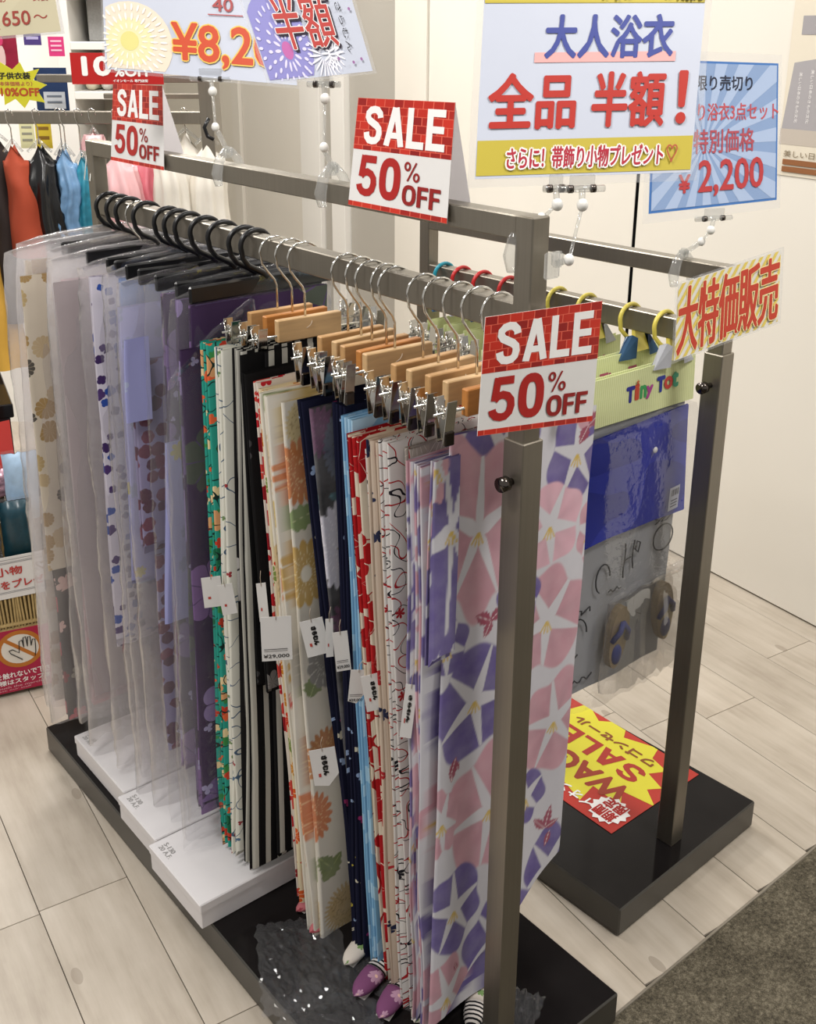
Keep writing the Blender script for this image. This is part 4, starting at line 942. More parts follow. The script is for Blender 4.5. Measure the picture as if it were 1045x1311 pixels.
# clear clip stands carrying the signs
def clip_stand(label, base, j1, j2, top, half, direc, post=False):
    base, j1, j2, top = map(Vector, (base, j1, j2, top)); d = Vector(direc).normalized()
    t = thing('sign_clip', label, 'sign holder', base, 0, 'clear clip stands holding the signs')
    if post: put('clamp', join(boxm(base + Vector((0, -.004, 0)), (.026, .006, .034), .002, seg=2), boxm(base + Vector((.018, .004, .004)), (.016, .012, .02), .003, seg=2)), ACRYL, t)
    else:
        L_ = tube([base + Vector((-.004, 0, .034)), base + Vector((-.018, 0, .016)), base + Vector((-.024, 0, -.006)), base + Vector((-.021, 0, -.026))], [.006, .009, .010, .007], 10)
        R_ = tube([base + Vector((.004, 0, .034)), base + Vector((.020, 0, .016)), base + Vector((.028, 0, -.006)), base + Vector((.024, 0, -.022))], [.006, .008, .009, .006], 10)
        put('clamp', join(L_, R_, boxm(base + Vector((0, 0, .030)), (.016, .016, .020), .004, seg=2)), ACRYL, t)
    put('lower_joint', ball(j1, .0068, (1, 1, 1.15)), WHITEPL, t, label='white ball joint')
    put('rod', join(cyl(j1, j2, .0022, 8)), ACRYL, t)
    put('upper_joint', ball(j2, .0075, (1, 1, 1.1)), WHITEPL, t, label='white ball joint')
    put('stem', cyl(j1, base + Vector((0, 0, .03)), .0045, 10) if not post else cyl(j1, base + Vector((.012, 0, .0)), .004, 10), ACRYL, t)
    hd = put('holder', join(tube([top - d * half, top + d * half], .0045, 8), boxm(top + Vector((0, 0, .008)), (half * 1.1, .004, .018), .001, math.atan2(d.y, d.x)), cyl(j2, top, .004, 10)), ACRYL, t)
    for k in (-.5, .5): put('spring_clip', cyl(top + d * (half * k - .003), top + d * (half * k + .003), .0052, 8), DARKCHROME, hd)
    return t
dr1 = Vector((.271, -.137, 0)); dr3 = Vector((.2, -.3, 0)); dr2 = Vector((.25, -.09, 0))
clip_stand('clear clip stand clamped to the front post under the large sign', (.012, -.020, 1.400), (.036, -.030, 1.405), (.062, -.024, 1.470), (.066, -.018, 1.489), .030, dr1, True)
clip_stand('clear clip stand beside the front post, a second one behind the large sign', (.022, .035, 1.410), (.028, .012, 1.452), (.040, -.002, 1.470), (.042, .004, 1.489), .016, dr1)
clip_stand('clear clip stand on the near end of the right rack', (.632, .235, 1.272), (.625, .195, 1.330), (.628, .180, 1.352), (.630, .178, 1.372), .036, dr2)
clip_stand('clear clip stand on the top rail under the half price sign', (.012, .440, 1.446), (-.012, .428, 1.510), (-.004, .434, 1.580), (-.003, .438, 1.600), .026, dr3)
clip_stand('clear clip stand with black tie under the firework price sign', (.012, .752, 1.446), (-.016, .742, 1.520), (-.012, .752, 1.578), (-.010, .760, 1.598), .038, dr3)
bt = put('cable_tie', tube([(-.026, .745, 1.535), (-.034, .748, 1.520), (-.030, .745, 1.505), (-.022, .738, 1.500)], .0035, 8), BLACKPL); tag(bt, 'black tie wrapped on the clip stand near the far sale card', 'tie')
t = thing('hook_tag', 'thin clear rectangular tag ring on the far post', 'tag', (.0, 1.33, 1.44)); put('frame', tube([(.012, 1.335, 1.455), (-.012, 1.318, 1.375), (-.003, 1.31, 1.372), (.018, 1.325, 1.452), (.012, 1.335, 1.455)], .0012, 6), WHITEPL, t)

# ------------------------------------------------------------------ child yukata packages on the second rack
GREENP = fabric('green_card_print', '#c9cf98', ('s', dict(pitch=.018, duty=.5, col='#d6dba9')))
BLUECL = fabric('cobalt_blue_cloth', '#1c2a94', ('c', dict(scale=5, col='#2433a8', width=.05)))
GREYCL = fabric('grey_doodle_print', '#9b9c9f', ('f', dict(scale=7, cols=['#8f9194'], petals=3, rmin=.2, rmax=.3, dens=.25, sharp=.2, vein='#34363a', vw=.05)))
def hook_plastic(c): return plain('hanger_plastic_' + c.strip('#'), c, .3, 0, .5, .03)
def package(label, y, col, cloth_mat, accent, detail=False, dz=0.0, xa=.404):
    xr = .6332 + .0157 - math.sin(.0447) * (y - .135); zr = RZ2 - .02
    t = thing('child_yukata_set', label, 'packaged yukata', (xr, y, zr), 0, 'bagged child yukata sets on the right rack')
    hp = hook_plastic(col)
    P = hookpts(r=.029, rz=.0255, stem=-.054, tail=-20); put('hook', tube([(x, yy - max(0, -z - .02) * .5, z + max(0, -z - .04) * .9) for x, yy, z in P], .0042, 8), hp, t, world=False)
    K = .034
    put('yoke', mesh([(-.020, -.036, -.092+K), (.020, -.036, -.092+K), (.011, -.022, -.050+K), (-.011, -.022, -.050+K), (-.020, -.026, -.092+K), (.020, -.026, -.092+K), (.011, -.014, -.050+K), (-.011, -.014, -.050+K)],
        [(0, 1, 2, 3), (5, 4, 7, 6), (0, 4, 5, 1), (1, 5, 6, 2), (2, 6, 7, 3), (3, 7, 4, 0)]), hp, t, world=False)
    yb = y - .030; x0 = .404 - xr + .0; x1 = .712 - xr
    cl = mesh([(-.060, -.030, -.105+K), (-.020, -.038, -.104+K), (-.014, -.034, -.066+K), (-.024, -.028, -.060+K), (.060, -.030, -.105+K), (.020, -.038, -.104+K), (.014, -.034, -.066+K), (.024, -.028, -.060+K), (-.05, -.016, -.105+K), (.05, -.016, -.105+K), (-.03, -.016, -.065+K), (.03, -.016, -.065+K)],
        [(0, 1, 2, 3), (5, 4, 7, 6), (8, 10, 11, 9), (0, 3, 10, 8), (4, 9, 11, 7)], [(i * .01, i * .013) for i in range(12)])
    put('collar', cl, accent, t, world=False)
    s = Sheet(t, (xa, yb, 1.012 + dz), (.712, yb, 1.011 + dz), (.712, yb + .004, 1.100 + dz), (xa + .006, yb + .004, 1.100 + dz))
    s.card('header_card', GREENP, .0012)
    s.card('card_back', GREENP, .0012, d=-.012)
    if detail:
        cols = ['#2c2f86', '#c04a34', '#3c9a58', '#a8408c', '#24318c', '#c23c34', '#3a9a78']
        wx = [.35, .427, .475, .53, .63, .70, .775]; ww_ = [.065, .03, .05, .055, .065, .07, .05]; zz = [.36, .38, .38, .34, .40, .42, .42]
        for ch, c, a, b, z in zip('TinyTot', cols, wx, ww_, zz): s.text(ch, (a, z, a + b, z + (.30 if ch in 'Tit' else .24)), INK(c), .09)
        s.poly('star', [[(.44 + .018 * (1 if k % 2 == 0 else .45) * math.sin(PI * k / 5), .74 + .06 * (1 if k % 2 == 0 else .45) * math.cos(PI * k / 5)) for k in range(10)]], INK('#c0643a'))
    else: s.text('Tiny Tot', (.40, .36, .86, .66), INK('#a8506c'), .04)
    cloth(t, 'folded_robe', GREYCL if detail else cloth_mat, yb + .005, xa - .016, xa - .032, 1.008 + dz, .472 + dz, .709 - xa, L=4, gap=.004, seed=int(y * 1000), nx=8, amp=.002)
    b = bag(t, yb + .004, xa - .006, xa - .002, 1.010 + dz, .44 + dz, .710 - xa, int(y * 777), CLEAR, .030, .032, 'clear_bag', crum=.8, nzz=30)
    if detail:
        cloth(t, 'blue_obi', BLUECL, yb - .007, .402, .414, .992, .790, .288, L=3, gap=.002, seed=900, nx=8, zslope=.05, amp=.002, nz=14)
        put('snap_button', ball((.593, yb - .0115, .937), .006, (1, .5, 1)), WHITEPL, t)
        sl = Sheet(t, (.648, yb - .012, .795), (.678, yb - .012, .797), (.680, yb - .012, .845), (.650, yb - .012, .843)); sl.card('price_label', INK('#b8bdd0'), .0003)
        bars = [[(.12 + .09 * i, .62), (.12 + .09 * i + .03 + .02 * (i % 3), .62), (.12 + .09 * i + .03 + .02 * (i % 3), .9), (.12 + .09 * i, .9)] for i in range(9)]; sl.poly('barcode', bars, INK('#2a2c48'))
        for k_ in range(3): sl.rect('printed_line', .15, .15 + k_ * .13, .8, .2 + k_ * .13, INK('#3a3c58'))
        # doodled faces on the robe
        yd = yb - .001
        def doodle(pts, r_=.0016): return tube([(x, yd, z) for x, z in pts], r_, 5)
        ds = [doodle([(.655 + .030 * math.cos(a), .735 + .028 * math.sin(a)) for a in [2*PI*i/20 for i in range(21)]]), doodle([(.625 + .012*math.sin(i*2.1) + .006 * i, .775 + .006*math.cos(i*1.7)) for i in range(8)], .0013),
              doodle([(.54 + .002*math.sin(i), .755 - .012*i) for i in range(7)]), doodle([(.565 + .002*math.cos(i), .755 - .010*i) for i in range(7)]), doodle([(.54, .72), (.565, .722)]),
              doodle([(.575, .75), (.570, .735), (.580, .725), (.585, .745), (.575, .75)]), doodle([(.415 + .028*math.cos(a), .60 + .035*math.sin(a)) for a in [2*PI*i/20 for i in range(15)]]),
              doodle([(.39 + .008*i + .006*math.sin(i*2.2), .648 + .006*math.cos(i*1.9)) for i in range(9)], .0016), doodle([(.41 + .007*i, .497 + .005*math.sin(i*1.8)) for i in range(9)], .0016), doodle([(.48 + .02*math.cos(a), .70 + .03*math.sin(a)) for a in [2*PI*i/16 for i in range(12)]]),
              doodle([(.385 + .012*i, .56 - .010*math.sin(i)) for i in range(4)]), doodle([(.50 + .006*i, .665 + .004*math.sin(i*2)) for i in range(7)], .0013)]
        put('doodle_print', join(*ds), INK('#2b2c30'), t)
        # a pair of sandals packed in the bag
        STRAW = plain('woven_sandal_sole', '#8a7656', .8, 0, .2, .3, 200); NAVYB = plain('navy_strap', '#26306e', .7)
        for sx, sz, ro in ((.512, .572, .14), (.652, .580, -.10)):
            M = Matrix.Translation((sx, yb - .017, sz)) @ Matrix.Rotation(ro, 4, 'Y')
            vs = []; n_ = 20
            for d_ in (-.008, .008):
                for k_ in range(n_): a = 2*PI*k_/n_; vs.append(M @ Vector((.026 * math.cos(a) * (1 + .12 * math.sin(a)), d_, .066 * math.sin(a))))
            so = put('sandal', mesh(vs, [tuple(range(n_)), tuple(range(2*n_-1, n_-1, -1))] + [(k_, n_+k_, n_+(k_+1) % n_, (k_+1) % n_) for k_ in range(n_)]), STRAW, t)
            st_ = join(tube([M @ Vector(p) for p in ((-.022, -.009, -.005), (-.012, -.018, .018), (0, -.012, .034))], .0055, 8), tube([M @ Vector(p) for p in ((.022, -.009, -.005), (.012, -.018, .018), (0, -.012, .034))], .0055, 8),
                       ball(M @ Vector((0, -.008, -.035)), .014, (1, .5, 1.6)))
            put('strap', st_, NAVYB, so)
        bag(t, yb - .030, .478, .470, .680, .470, .232, 555, CRINK, .014, .018, 'sandal_bag', crum=1.2, nzz=22)
    return t
WNAVY = fabric('navy_blue_white_check', '#33506e', ('f', dict(scale=40, cols=['#c8d0d8', '#1c2a44'], petals=4, rmin=.2, rmax=.4, dens=.5)))
GREYC2 = fabric('pale_grey_cotton', '#a8a9ae')
package('bagged grey child yukata with cobalt obi and sandals, nearest on the right rack', .272, '#dccb5c', GREYCL, GREYC2, True)
package('bagged child yukata with navy collar on the second yellow hook', .350, '#dccb5c', WNAVY, WNAVY, False, .004)
package('bagged child yukata on the third yellow hook, half behind the front post', .455, '#dccb5c', WNAVY, GREYC2, False)
package('bagged child yukata on the yellow hook next to the red hooks', .531, '#dccb5c', F_LBLUE, GREYC2, False)
package('bagged child yukata on the red hook nearest the front post', .666, '#c42426', F_REDW, GREYC2, False, -.03, .55)
package('bagged child yukata on the middle one of three red hooks', .742, '#c42426', F_LBLUE, WNAVY, False, -.03, .55)
package('bagged child yukata on the red hook beside the teal hook', .806, '#c42426', F_WHITEBLUE, GREYC2, False, -.03, .55)
package('bagged child yukata on the single teal blue hook', .862, '#1c93a8', F_WHITEBLUE, WNAVY, False, -.03, .55)

# wagon sale poster on the second base
t = thing('wagon_sale_poster', 'red and yellow WAGON SALE poster lying on the black base of the right rack', 'poster', (.7, .45, .069))
c4 = [(.563, .236, .0685), (.563, .670, .0685), (.871, .675, .0685), (.871, .240, .0685)]
s = Sheet(t, c4[3], c4[2], c4[1], c4[0]); 
s.card('paper', INK('#b5352c'), .0004, d=.0006); s.k = 3
bp = burst_pts(.60, .44, .62, .50, 15, .80, 5, .10)
s.poly('yellow_burst', [q for q in (clampf(f_, .0, .0, 1, 1) for f_ in fan(bp, .60, .44)) if q], INK('#d9d03c'))
s.text('WAGON', (.13, .54, .90, .74), INK('#9a3a28'), .06); block(s, 'SALE', (.17, .28, .74, .48), INK('#a8322a')); s.text('ワゴンセール', (.20, .14, .75, .225), INK('#8a4a24'), .06)
s.text('イオン', (.20, .84, .42, .93), WHT, .03)
bq = burst_pts(.115, .83, .105, .15, 14, .84, 2, .03); s.poly('white_badge', fan(bq, .115, .83), WHT); s.text('期間', (.055, .83, .175, .93), RED, .04); s.text('限定', (.055, .72, .175, .82), RED, .04)

# ------------------------------------------------------------------ poster on the right wall
def wallpt(b, z, o=.003): x, y = fl(WA - o, b); return (x, y, z)
t = thing('kimono_poster', 'printed grey mountain poster with vertical Japanese text on the cream wall', 'poster', wallpt(.75, 1.3))
s = Sheet(t, wallpt(1.045, 1.298), wallpt(.62, 1.298), wallpt(.62, 1.90), wallpt(1.045, 1.90)); s.card('paper', INK('#d8cfbd'), .001)
s.poly('mountain', [[(0, .17), (1, .17), (1, .60), (.6, .56), (.05, .50)]], INK('#a09c9e')); s.rect('foreground', 0, .14, 1, .21, INK('#b8aea2'))
s.rect('upper_picture', .08, .62, 1, .70, INK('#9a9698'))
for k_ in range(6): s.text('美しい日本のきもの文化', (.10 + .09 * k_, .24, .125 + .09 * k_, .46 + .012 * k_), INK('#efecea'), .0, rot=-90)
s.text('美しい日本のきもの', (.05, .085, .62, .115), INK('#7a6a52')); s.rect('brown_plate', .05, .05, .40, .075, INK('#8a5a38')); s.rect('brown_plate', .05, .018, .40, .043, INK('#8a5a38'))
s.text('振袖専門館', (.45, .052, .62, .072), INK('#5a5048')); s.text('TEL 0120', (.45, .02, .62, .04), INK('#5a5048'))

# ------------------------------------------------------------------ background rack and clothes
def bpt(d, x, z): return tuple(bg(d, x, z))
t = thing('background_rack', 'grey steel double rail rack behind, hung with children clothes', 'clothes rack', tuple(bg(3.2, -.8, 0)), BGR)
def bbx(x0, x1, y0, y1, z0, z1): return bx(x0, x1, y0, y1, z0, z1, .002)
# local frame of the thing: x to the right, y away from the camera
OX = -.8
put('hanging_rail', bbx(-1.72 - OX, -.56 - OX, -.015, .015, 1.427, 1.462), STEEL, t, world=False)
put('top_rail', bbx(-1.05 - OX, -.57 - OX, .10, .13, 1.535, 1.557), STEEL, t, world=False)
put('middle_rail', bbx(-.86 - OX, -.57 - OX, .10, .12, 1.490, 1.505), STEEL, t, world=False)
for xx in (-.545, -1.72):
    put('post', mesh(*(lambda a, b: ([(a-.018, -.02, 0), (a+.018, -.02, 0), (a+.018, .13, 0), (a-.018, .13, 0), (b-.018, -.02, 1.557), (b+.018, -.02, 1.557), (b+.018, .13, 1.557), (b-.018, .13, 1.557)], [(0, 1, 5, 4), (1, 2, 6, 5), (2, 3, 7, 6), (3, 0, 4, 7), (4, 5, 6, 7)]))(xx - OX + .03, xx - OX)), STEEL, t, world=False)
put('foot', bbx(-.56 - OX, -.48 - OX, -.2, .3, 0, .05), GLOSS, t, world=False); put('foot', bbx(-1.73 - OX, -1.65 - OX, -.2, .3, 0, .05), GLOSS, t, world=False)
SATIN = plain('black_satin', '#0b0b0d', .25, 0, .6, .2, 20); ORNG = plain('orange_wool', '#9c3c20', .8); DBRN = plain('dark_brown_wool', '#231714', .85); YELR = plain('mustard_wool', '#c79a3c', .85)
RUFB = plain('blue_organza', '#6a8fb4', .35, 0, .5, .4, 25); RUFT = plain('teal_organza', '#2a7f96', .35, 0, .5, .3, 25); PINK = plain('pink_satin', '#e3b2b4', .35, 0, .5, .15, 18); WSAT = plain('ivory_satin', '#e2dcd0', .4, 0, .5, .08, 18); NAVB = plain('navy_denim', '#1f3050', .7); ROSEC = plain('rose_satin', '#d0707c', .35, 0, .5, .2, 18)
def dress(label, x, mat, wt, wb, z1, z0, depth=.09, folds=7, seed=1, dy=0.0, shoulder=.05, cat='dress', name='hanging_dress', lean=0.0, ruff=.0):
    t = thing(name, label, cat, tuple(bg(3.2, x, 1.44, dy)), BGR, 'clothes on the background rack')
    rs = random.Random(seed); n = 40; nz = 22; vs = []; fs = []; uv = []; w1 = wob(rs); w2 = wob(rs)
    for j in range(nz):
        q = j / (nz - 1); z = z1 + (z0 - z1) * q - 1.44
        if q < .12: ww = .03 + (wt - .03) * math.sin(q / .12 * PI / 2)
        else: ww = wt + (wb - wt) * ((q - .12) / .88) ** 1.2
        dd = depth * (.35 + .65 * min(1, q * 3))
        for k in range(n):
            a = 2 * PI * k / n; f = 1 + (.10 + .10 * q) * math.sin(a * folds + w1(z * 3) * 2) * min(1, q * 3) + ruff * math.sin(j * 2.1 + a * 3)
            vs.append((ww / 2 * f * math.cos(a) + lean * q + .01 * w2(z * 3), dd / 2 * f * math.sin(a), z - (.03 * abs(math.cos(a)) if q < .12 else 0))); uv.append((k / n, q))
    for j in range(nz - 1):
        for k in range(n): fs.append((j*n+k, j*n+(k+1) % n, (j+1)*n+(k+1) % n, (j+1)*n+k))
    fs.append(tuple(range(n)))
    put('garment', mesh(vs, fs, uv, True), mat, t, world=False)
    zt = z1 - 1.44
    hk = tube([(.012, -.004, .012), (.008, -.006, .026), (0, -.006, .030), (-.008, -.006, .026), (-.008, -.006, .0), (0, 0, -.02), (0, 0, zt)], .0018, 6)
    put('hook', hk, CHROME, t, world=False)
    put('shoulder_bar', tube([(-wt * .38, 0, zt - .02), (0, 0, zt + .012), (wt * .38, 0, zt - .02)], [.004, .007, .004], 8), ACRYL, t, world=False)
    return t
dress('mustard yellow long robe at the left edge behind the bags', -1.205, YELR, .10, .16, 1.40, .72, .10, 4, 1, -.04, name='hanging_robe', cat='robe')
dress('dark brown long coat hanging beside the mustard robe', -1.150, DBRN, .10, .14, 1.40, .86, .10, 4, 2, -.02, name='hanging_coat', cat='coat')
dress('orange sleeve coat hanging left of the black satin dress', -1.085, ORNG, .07, .13, 1.375, 1.06, .08, 3, 3, -.06, lean=.025, name='hanging_coat', cat='coat')
dress('black satin child dress with sheen on the background rack', -1.020, SATIN, .09, .15, 1.372, 1.06, .10, 8, 4, -.03, lean=.01)
dress('navy blue child dress between the black and blue ones', -.965, NAVB, .06, .08, 1.36, 1.06, .08, 6, 5, 0)
dress('pale blue organza ruffled child dress', -.945, RUFB, .06, .075, 1.36, 1.08, .08, 8, 6, -.03, ruff=.06)
dress('teal organza ruffled child dress right of the pale blue one', -.905, RUFT, .05, .06, 1.34, 1.09, .07, 8, 7, -.02, ruff=.06)
dress('small pink satin top hanging alone above the teal dress', -.868, PINK, .055, .075, 1.405, 1.355, .05, 5, 8, -.01, name='child_blouse', cat='blouse')
dress('pink satin child dress left of the rose one', -.800, PINK, .10, .17, 1.36, 1.02, .10, 9, 9, -.02)
dress('rose satin child dress half behind the pink one', -.735, ROSEC, .08, .12, 1.36, 1.02, .09, 9, 10, .03)
dress('ivory satin child dress next to the pink ones', -.655, WSAT, .09, .13, 1.40, 1.00, .10, 9, 11, -.01)
dress('ivory satin child dress with puffed sleeve, middle of the ivory ones', -.615, WSAT, .10, .14, 1.40, 1.00, .09, 7, 12, .03, ruff=.04)
dress('ivory satin child dress at the right end of the background rack', -.550, WSAT, .09, .13, 1.39, .99, .09, 8, 13, 0)

def bsheet(t, d, x0, z0, x1, z1, x2=None, x3=None): return Sheet(t, bpt(d, x0, z0), bpt(d, x1, z0), bpt(d, x3 if x3 is not None else x1, z1), bpt(d, x2 if x2 is not None else x0, z1))
t = thing('discount_sign', 'red 10% OFF sign hanging behind the firework price sign', 'sign', bpt(3.0, -.74, 1.54))
s = bsheet(t, 3.0, -.861, 1.543, -.620, 1.622); s.card('card', INK('#b01e1e'), .002)
s.text('10', (.13, .30, .43, .86), WHT, .07); s.text('%OFF', (.47, .26, .87, .58), WHT, .05); s.text('イオンモール 専門店街', (.45, .07, .83, .16), WHT, .03)
t = thing('starburst_sign', 'yellow starburst 10%OFF card for children costumes at the left edge', 'sign', bpt(2.6, -.88, 1.56))
s = bsheet(t, 2.6, -.945, 1.500, -.800, 1.622)
bp = burst_pts(.5, .48, .50, .46, 9, .62, 4, .12); pts = fan(bp, .5, .48)
vs = [s.P(.5, .48, 0)] + [s.P(u, v, 0) for u, v in bp] + [s.P(.5, .48, -.001)] + [s.P(u, v, -.001) for u, v in bp]; nb = len(bp)
put('card', mesh(vs, [(0, 1+i, 1+(i+1) % nb) for i in range(nb)] + [(nb+1, nb+2+(i+1) % nb, nb+2+i) for i in range(nb)] + [(1+i, nb+2+i, nb+2+(i+1) % nb, 1+(i+1) % nb) for i in range(nb)]), INK('#d6d036'), t)
s.text('子供衣装', (.22, .58, .72, .70), INK('#2b2a28'), .04); s.text('（本体価格より）', (.20, .46, .74, .54), INK('#b8604a'), .02); s.text('10%OFF', (.24, .28, .84, .42), INK('#b8502c'), .05)
def bcard(name, label, d, x0, z0, x1, z1, hexc, lines=0, lc='#ffffff', group=None, t_=.002, body=None):
    t = thing(name, label, 'card' if name != 'picture_frame' else 'frame', bpt(d, (x0+x1)/2, z0), 0, group)
    s = bsheet(t, d, x0, z0, x1, z1); s.card('card', INK(hexc), t_)
    if lines: 
        for k in range(lines): s.rect('printed_line', .15, .85 - .7 * (k + .5) / lines, .85, .85 - .7 * (k + .5) / lines + .25 / lines, INK(lc))
    return t
bcard('notice_card', 'yellow notice with a rainbow ring behind the clear hangers', 3.4, -1.101, 1.339, -1.053, 1.419, '#d9c23c', 2, '#8a6a2c')
bcard('notice_card', 'yellow edged white notice left of the rainbow ring notice', 3.4, -1.149, 1.339, -1.105, 1.419, '#e0dfb0', 3, '#9a9a88')
bcard('notice_card', 'small pink notice near the white shelf upright', 3.4, -1.036, 1.605, -.990, 1.660, '#cf3a78', 3, '#f0c0d0')
bcard('notice_card', 'purple label above the starburst sign', 3.4, -1.107, 1.636, -1.056, 1.668, '#4a3a78', 1, '#b0a8d0')
bcard('picture_frame', 'dark navy framed pale panel behind the starburst sign', 3.5, -1.12, 1.44, -1.02, 1.57, '#22375c', 0)
bcard('notice_card', 'pale grey text panel in front of the navy frame', 3.48, -1.09, 1.45, -1.025, 1.50, '#c0c8d0', 2, '#6a7480')
t = thing('hanging_towel', 'crimson cloth with small figures at the top left', 'cloth', bpt(3.4, -1.156, 1.57)); s = bsheet(t, 3.4, -1.20, 1.55, -1.130, 1.70)
s.card('cloth', plain('crimson_cloth', '#8a2038', .8, 0, .2, .5, 30), .004, nu=6); s.poly('pale_motif', [[(.35 + .14 * math.cos(a), .35 + .22 * math.sin(a)) for a in [2*PI*k/10 for k in range(10)]]], INK('#d8b8b4')); s.poly('pink_motif', [[(.33 + .12 * math.cos(a), .66 + .10 * math.sin(a)) for a in [2*PI*k/8 for k in range(8)]]], INK('#c83a68'))
# white shelf unit
t = thing('shelf_unit', 'white open shelf unit against the far wall', 'shelf', bpt(4.2, -1.0, 0), BGR); OX = -1.0
put('side_panel', bx(-1.247-OX, -1.200-OX, 0, .42, 0, 2.6, .002), W_WHITE, t, world=False)
put('side_panel', bx(-1.05-OX, -1.03-OX, 0, .42, 0, 2.6, .002), W_WHITE, t, world=False)
put('back_panel', bx(-1.20-OX, -1.04-OX, .41, .42, 0, 2.6, .001), W_BEIGE, t, world=False)
for z in (.3, .75, 1.10, 1.438, 1.612, 1.80): put('shelf_board', bx(-1.20-OX, -1.04-OX, .0, .41, z, z + .028, .002), W_WHITE, t, world=False)
t = thing('shelf_file', 'grey patterned file standing on the upper shelf', 'file', bpt(4.35, -1.12, 1.64), BGR); put('cover', bx(-.05, .05, 0, .12, 0, .15, .004), plain('grey_pattern', '#b0b0ae', .6, 0, .3, .3, 120), t, world=False)
wl = put('wall_left', boxm(tuple(bg(4.7, -1.95, 1.3)), (1.3, .05, 2.6), 0, BGR), W_WHITE); tag(wl, kind='structure')
for k, (x, c, g_) in enumerate([(-1.16, '#d8d0b8', 'cream'), (-1.10, '#dcd8d0', 'white')]):
    t = thing('folded_towel', g_ + ' rolled towel on the lower white shelf behind the 10% sign', 'towel', bpt(4.35, x, 1.466), BGR)
    put('roll', smooth(tube([(0, -.08, .022), (0, -.06, .022), (0, .06, .022), (0, .08, .022)], [.012, .022, .022, .012], 14)), plain('towel_' + g_, c, .9), t, world=False)

# ------------------------------------------------------------------ wagon and basket at the left
WX = Vector((.968, -.25, 0)); WY = Vector((.25, .968, 0)); WO = Vector((-.2, 1.65, 0)); WR = math.atan2(-.25, .968)
def wp(a, b, z): return tuple(WO + WX * a + WY * b + Vector((0, 0, z)))
t = thing('display_table', 'low black display table behind the wicker basket', 'table', wp(-.25, .5, 0), WR)
put('top', bx(-.36, .36, -.16, .25, .66, .70, .003), GLOSS, t, world=False)
for a, b in ((-.33, -.13), (.33, -.13), (-.33, .22), (.33, .22)): put('leg', bx(a-.02, a+.02, b-.02, b+.02, 0, .66, .002), BLACKPL, t, world=False)
WICK = plain('wicker', '#b39b6a', .7, 0, .3, .25, 80)
t = thing('wicker_basket', 'wicker basket with white paper strip and red hand notice at its front', 'basket', wp(-.01, .14, 0), WR)
bw, bd = .355, .26
walls = [(-.18, .18, -.13, -.13), ]
cnt = 0
for k in range(46):
    x = -.18 + .36 * k / 45 - 0.0
    put('cane', tube([(x, -.128 + .003 * (k % 2), .02), (x + .002, -.136 + .004 * (k % 2), .16), (x - .001 + .003 * math.sin(k), -.142 + .003 * ((k+1) % 2), .285), (x + .001, -.138, .395)], .0032, 6), WICK, t, world=False)
for z in (.03, .19, .205, .39): put('cane_rim', tube([(-.185, -.136, z), (.185, -.136, z), (.185, .13, z), (-.185, .13, z), (-.185, -.136, z)], .0055, 8), WICK, t, world=False)
put('basket_body', join(bx(-.18, .18, -.126, -.120, 0, .385), bx(-.18, .18, .12, .126, 0, .385), bx(-.18, -.174, -.12, .12, 0, .385), bx(.174, .18, -.12, .12, 0, .385), bx(-.18, .18, -.12, .12, 0, .01)), plain('wicker_shade', '#8a744c', .8, 0, .2, .4, 90), t, world=False)
s = Sheet(t, wp(-.36, -.006, .280), wp(.168, -.006, .289), wp(.166, -.008, .408), wp(-.36, -.008, .398)); s.card('paper_strip', CARD, .0008)
for z in (.13, .16, .84, .87, .93): s.rect('printed_line', 0, z, 1, z + .010, INK('#8a8a90'))
s.text('かわいい小物', (.42, .56, .795, .76), INK('#b8403c'), .03); s.text('好きな物をプレゼント', (.48, .24, .985, .44), INK('#b8403c'), .03); s.text('♡', (.86, .58, .92, .76), INK('#8a6a60'), .01)
s = Sheet(t, wp(-.26, -.010, .012), wp(.123, -.010, .014), wp(.116, -.010, .196), wp(-.26, -.010, .196)); s.card('hand_notice', INK('#a82444'), .001, label='red notice with a crossed-out hand')
def ell(cx, cy, rx, ry, n_=30): return [(cx + rx * math.cos(2*PI*k/n_), cy + ry * math.sin(2*PI*k/n_)) for k in range(n_)]
s.poly('orange_ring', [ell(.765, .68, .155, .30)], INK('#b8702c')); s.poly('white_disc', [ell(.765, .68, .125, .235)], INK('#dcd6cc')); s.poly('orange_slash', [[(.65, .86), (.67, .90), (.89, .50), (.87, .46)]], INK('#b8702c'))
def stroke(s, pts, w_=.006, lift=.0018):
    return put('hand_outline', tube([s.P(u, v, lift) for u, v in pts], .0012, 5), INK('#141214'), s.root)
stroke(s, [(.77, .50), (.70, .63), (.69, .68), (.715, .69), (.755, .62), (.765, .80), (.785, .82), (.79, .70)]); stroke(s, [(.79, .70), (.795, .85), (.812, .86), (.815, .70)]); stroke(s, [(.815, .70), (.825, .85), (.842, .85), (.84, .70)]); stroke(s, [(.84, .70), (.855, .80), (.872, .79), (.865, .60), (.855, .52)])
s.text('商品にはお手を触れないで下さい', (.30, .235, .99, .33), WHT, .02); s.text('お求めのお客様はスタッフまで', (.30, .13, .99, .215), WHT, .02); s.text('Please do not touch the merchandise', (.30, .075, .99, .11), INK('#d8b0b8')); s.text('for further help ask our staff', (.30, .03, .8, .06), INK('#d8b0b8'))
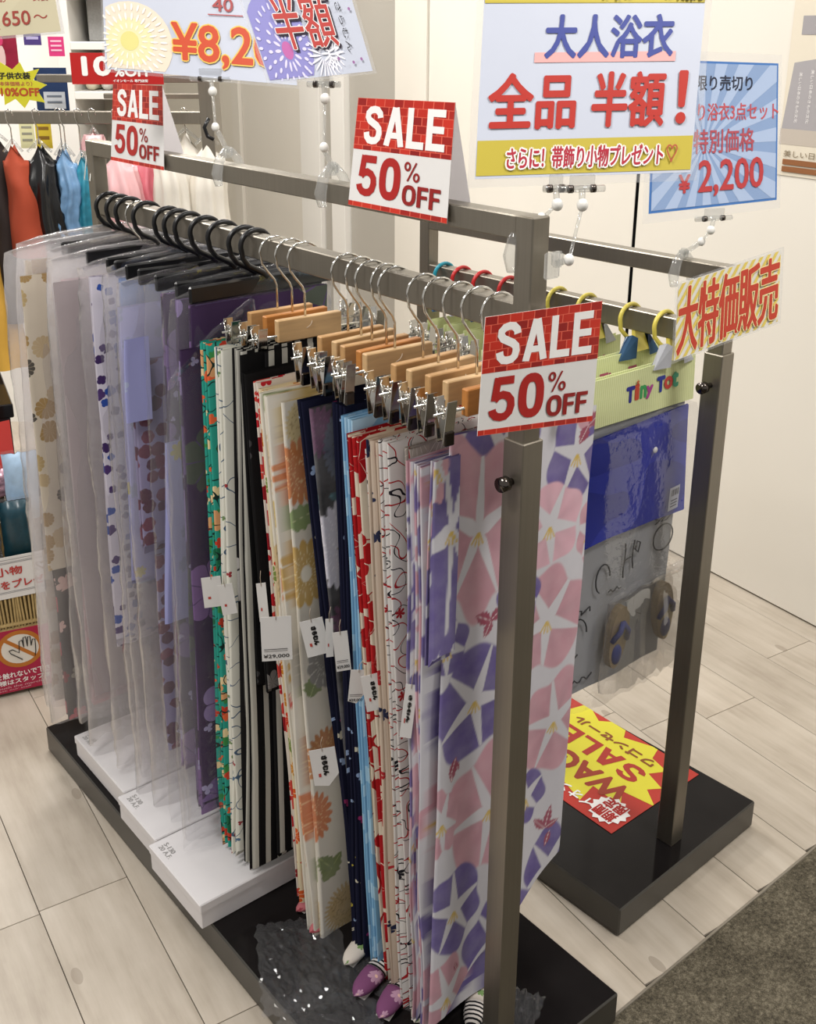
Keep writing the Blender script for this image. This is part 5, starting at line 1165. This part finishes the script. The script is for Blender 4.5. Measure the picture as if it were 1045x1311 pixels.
# goods in the basket
FOIL = None
def mk_foil():
    n = NT('silver_foil_wrap'); n.bump(n.noise(n.obj(), 70, 5, .7), 1.0, .01); return n.fin(n.mix(n.noise(n.obj(), 30, 5), (.02, .02, .02), (.75, .75, .77)), .18, .8)
FOIL = mk_foil()
def pouch(label, a, b, z0, w_, h_, d_, mat, cat='packet', seed=1):
    t = thing('accessory_packet', label, cat, wp(a, b, z0), WR, 'goods in the wicker basket'); rs = random.Random(seed); n = 12; vs = []; fs = []
    A = wob(rs); B = wob(rs)
    for side in (-1, 1):
        for j in range(n + 1):
            for i in range(n + 1):
                u, v = i / n - .5, j / n; e = (1 - (2 * u) ** 4) * (1 - (2 * v - 1) ** 6)
                vs.append((u * w_ * (1 + .06 * A(v * 5)), side * d_ / 2 * max(.08, e) + .006 * B(u * 20 + v * 9), v * h_ + .006 * A(u * 9)))
    m = (n+1) ** 2
    for sd in (0, 1):
        for j in range(n):
            for i in range(n): q = sd*m+j*(n+1)+i; fs.append((q, q+1, q+n+2, q+n+1))
    put('wrap', mesh(vs, fs, smooth=True), mat, t, world=False); put('top_seal', bx(-w_/2, w_/2, -.001, .001, h_ - .004, h_ + .008), CLEAR, t, world=False)
pouch('crinkled silver foil packet standing in the basket', -.03, .05, .36, .10, .20, .05, FOIL, seed=2)
pouch('dark teal packet beside the silver foil one', .065, .06, .36, .08, .17, .05, plain('dark_teal_wrap', '#0f3a48', .3, 0, .6, .5, 60), seed=3)
pouch('clear wrapped pale blue packet on top of the basket goods', .10, .11, .45, .10, .19, .04, plain('pale_blue_wrap', '#a8c4e0', .3, 0, .5, .3, 40), seed=4)
pouch('small purple packet lying behind the silver foil', -.005, .14, .52, .04, .06, .03, plain('purple_wrap', '#4a2a80', .4), seed=5)
pouch('pinkish glittering packet behind the dark teal one', .06, .17, .50, .09, .08, .04, plain('pink_glitter_wrap', '#b8909c', .25, .3, .5, .5, 150), seed=6)
t = thing('burst_card', 'red and yellow burst card standing behind the basket goods', 'card', wp(.0, .22, .55)); s = Sheet(t, wp(-.12, .22, .52), wp(.09, .22, .52), wp(.09, .25, .685), wp(-.12, .25, .665)); s.card('card', INK('#b83a34'), .001)
s.poly('yellow_burst', [q for q in (clampf(f_) for f_ in fan(burst_pts(.35, .30, .50, .42, 10, .72, 8), .35, .30)) if q], INK('#d8c838'))
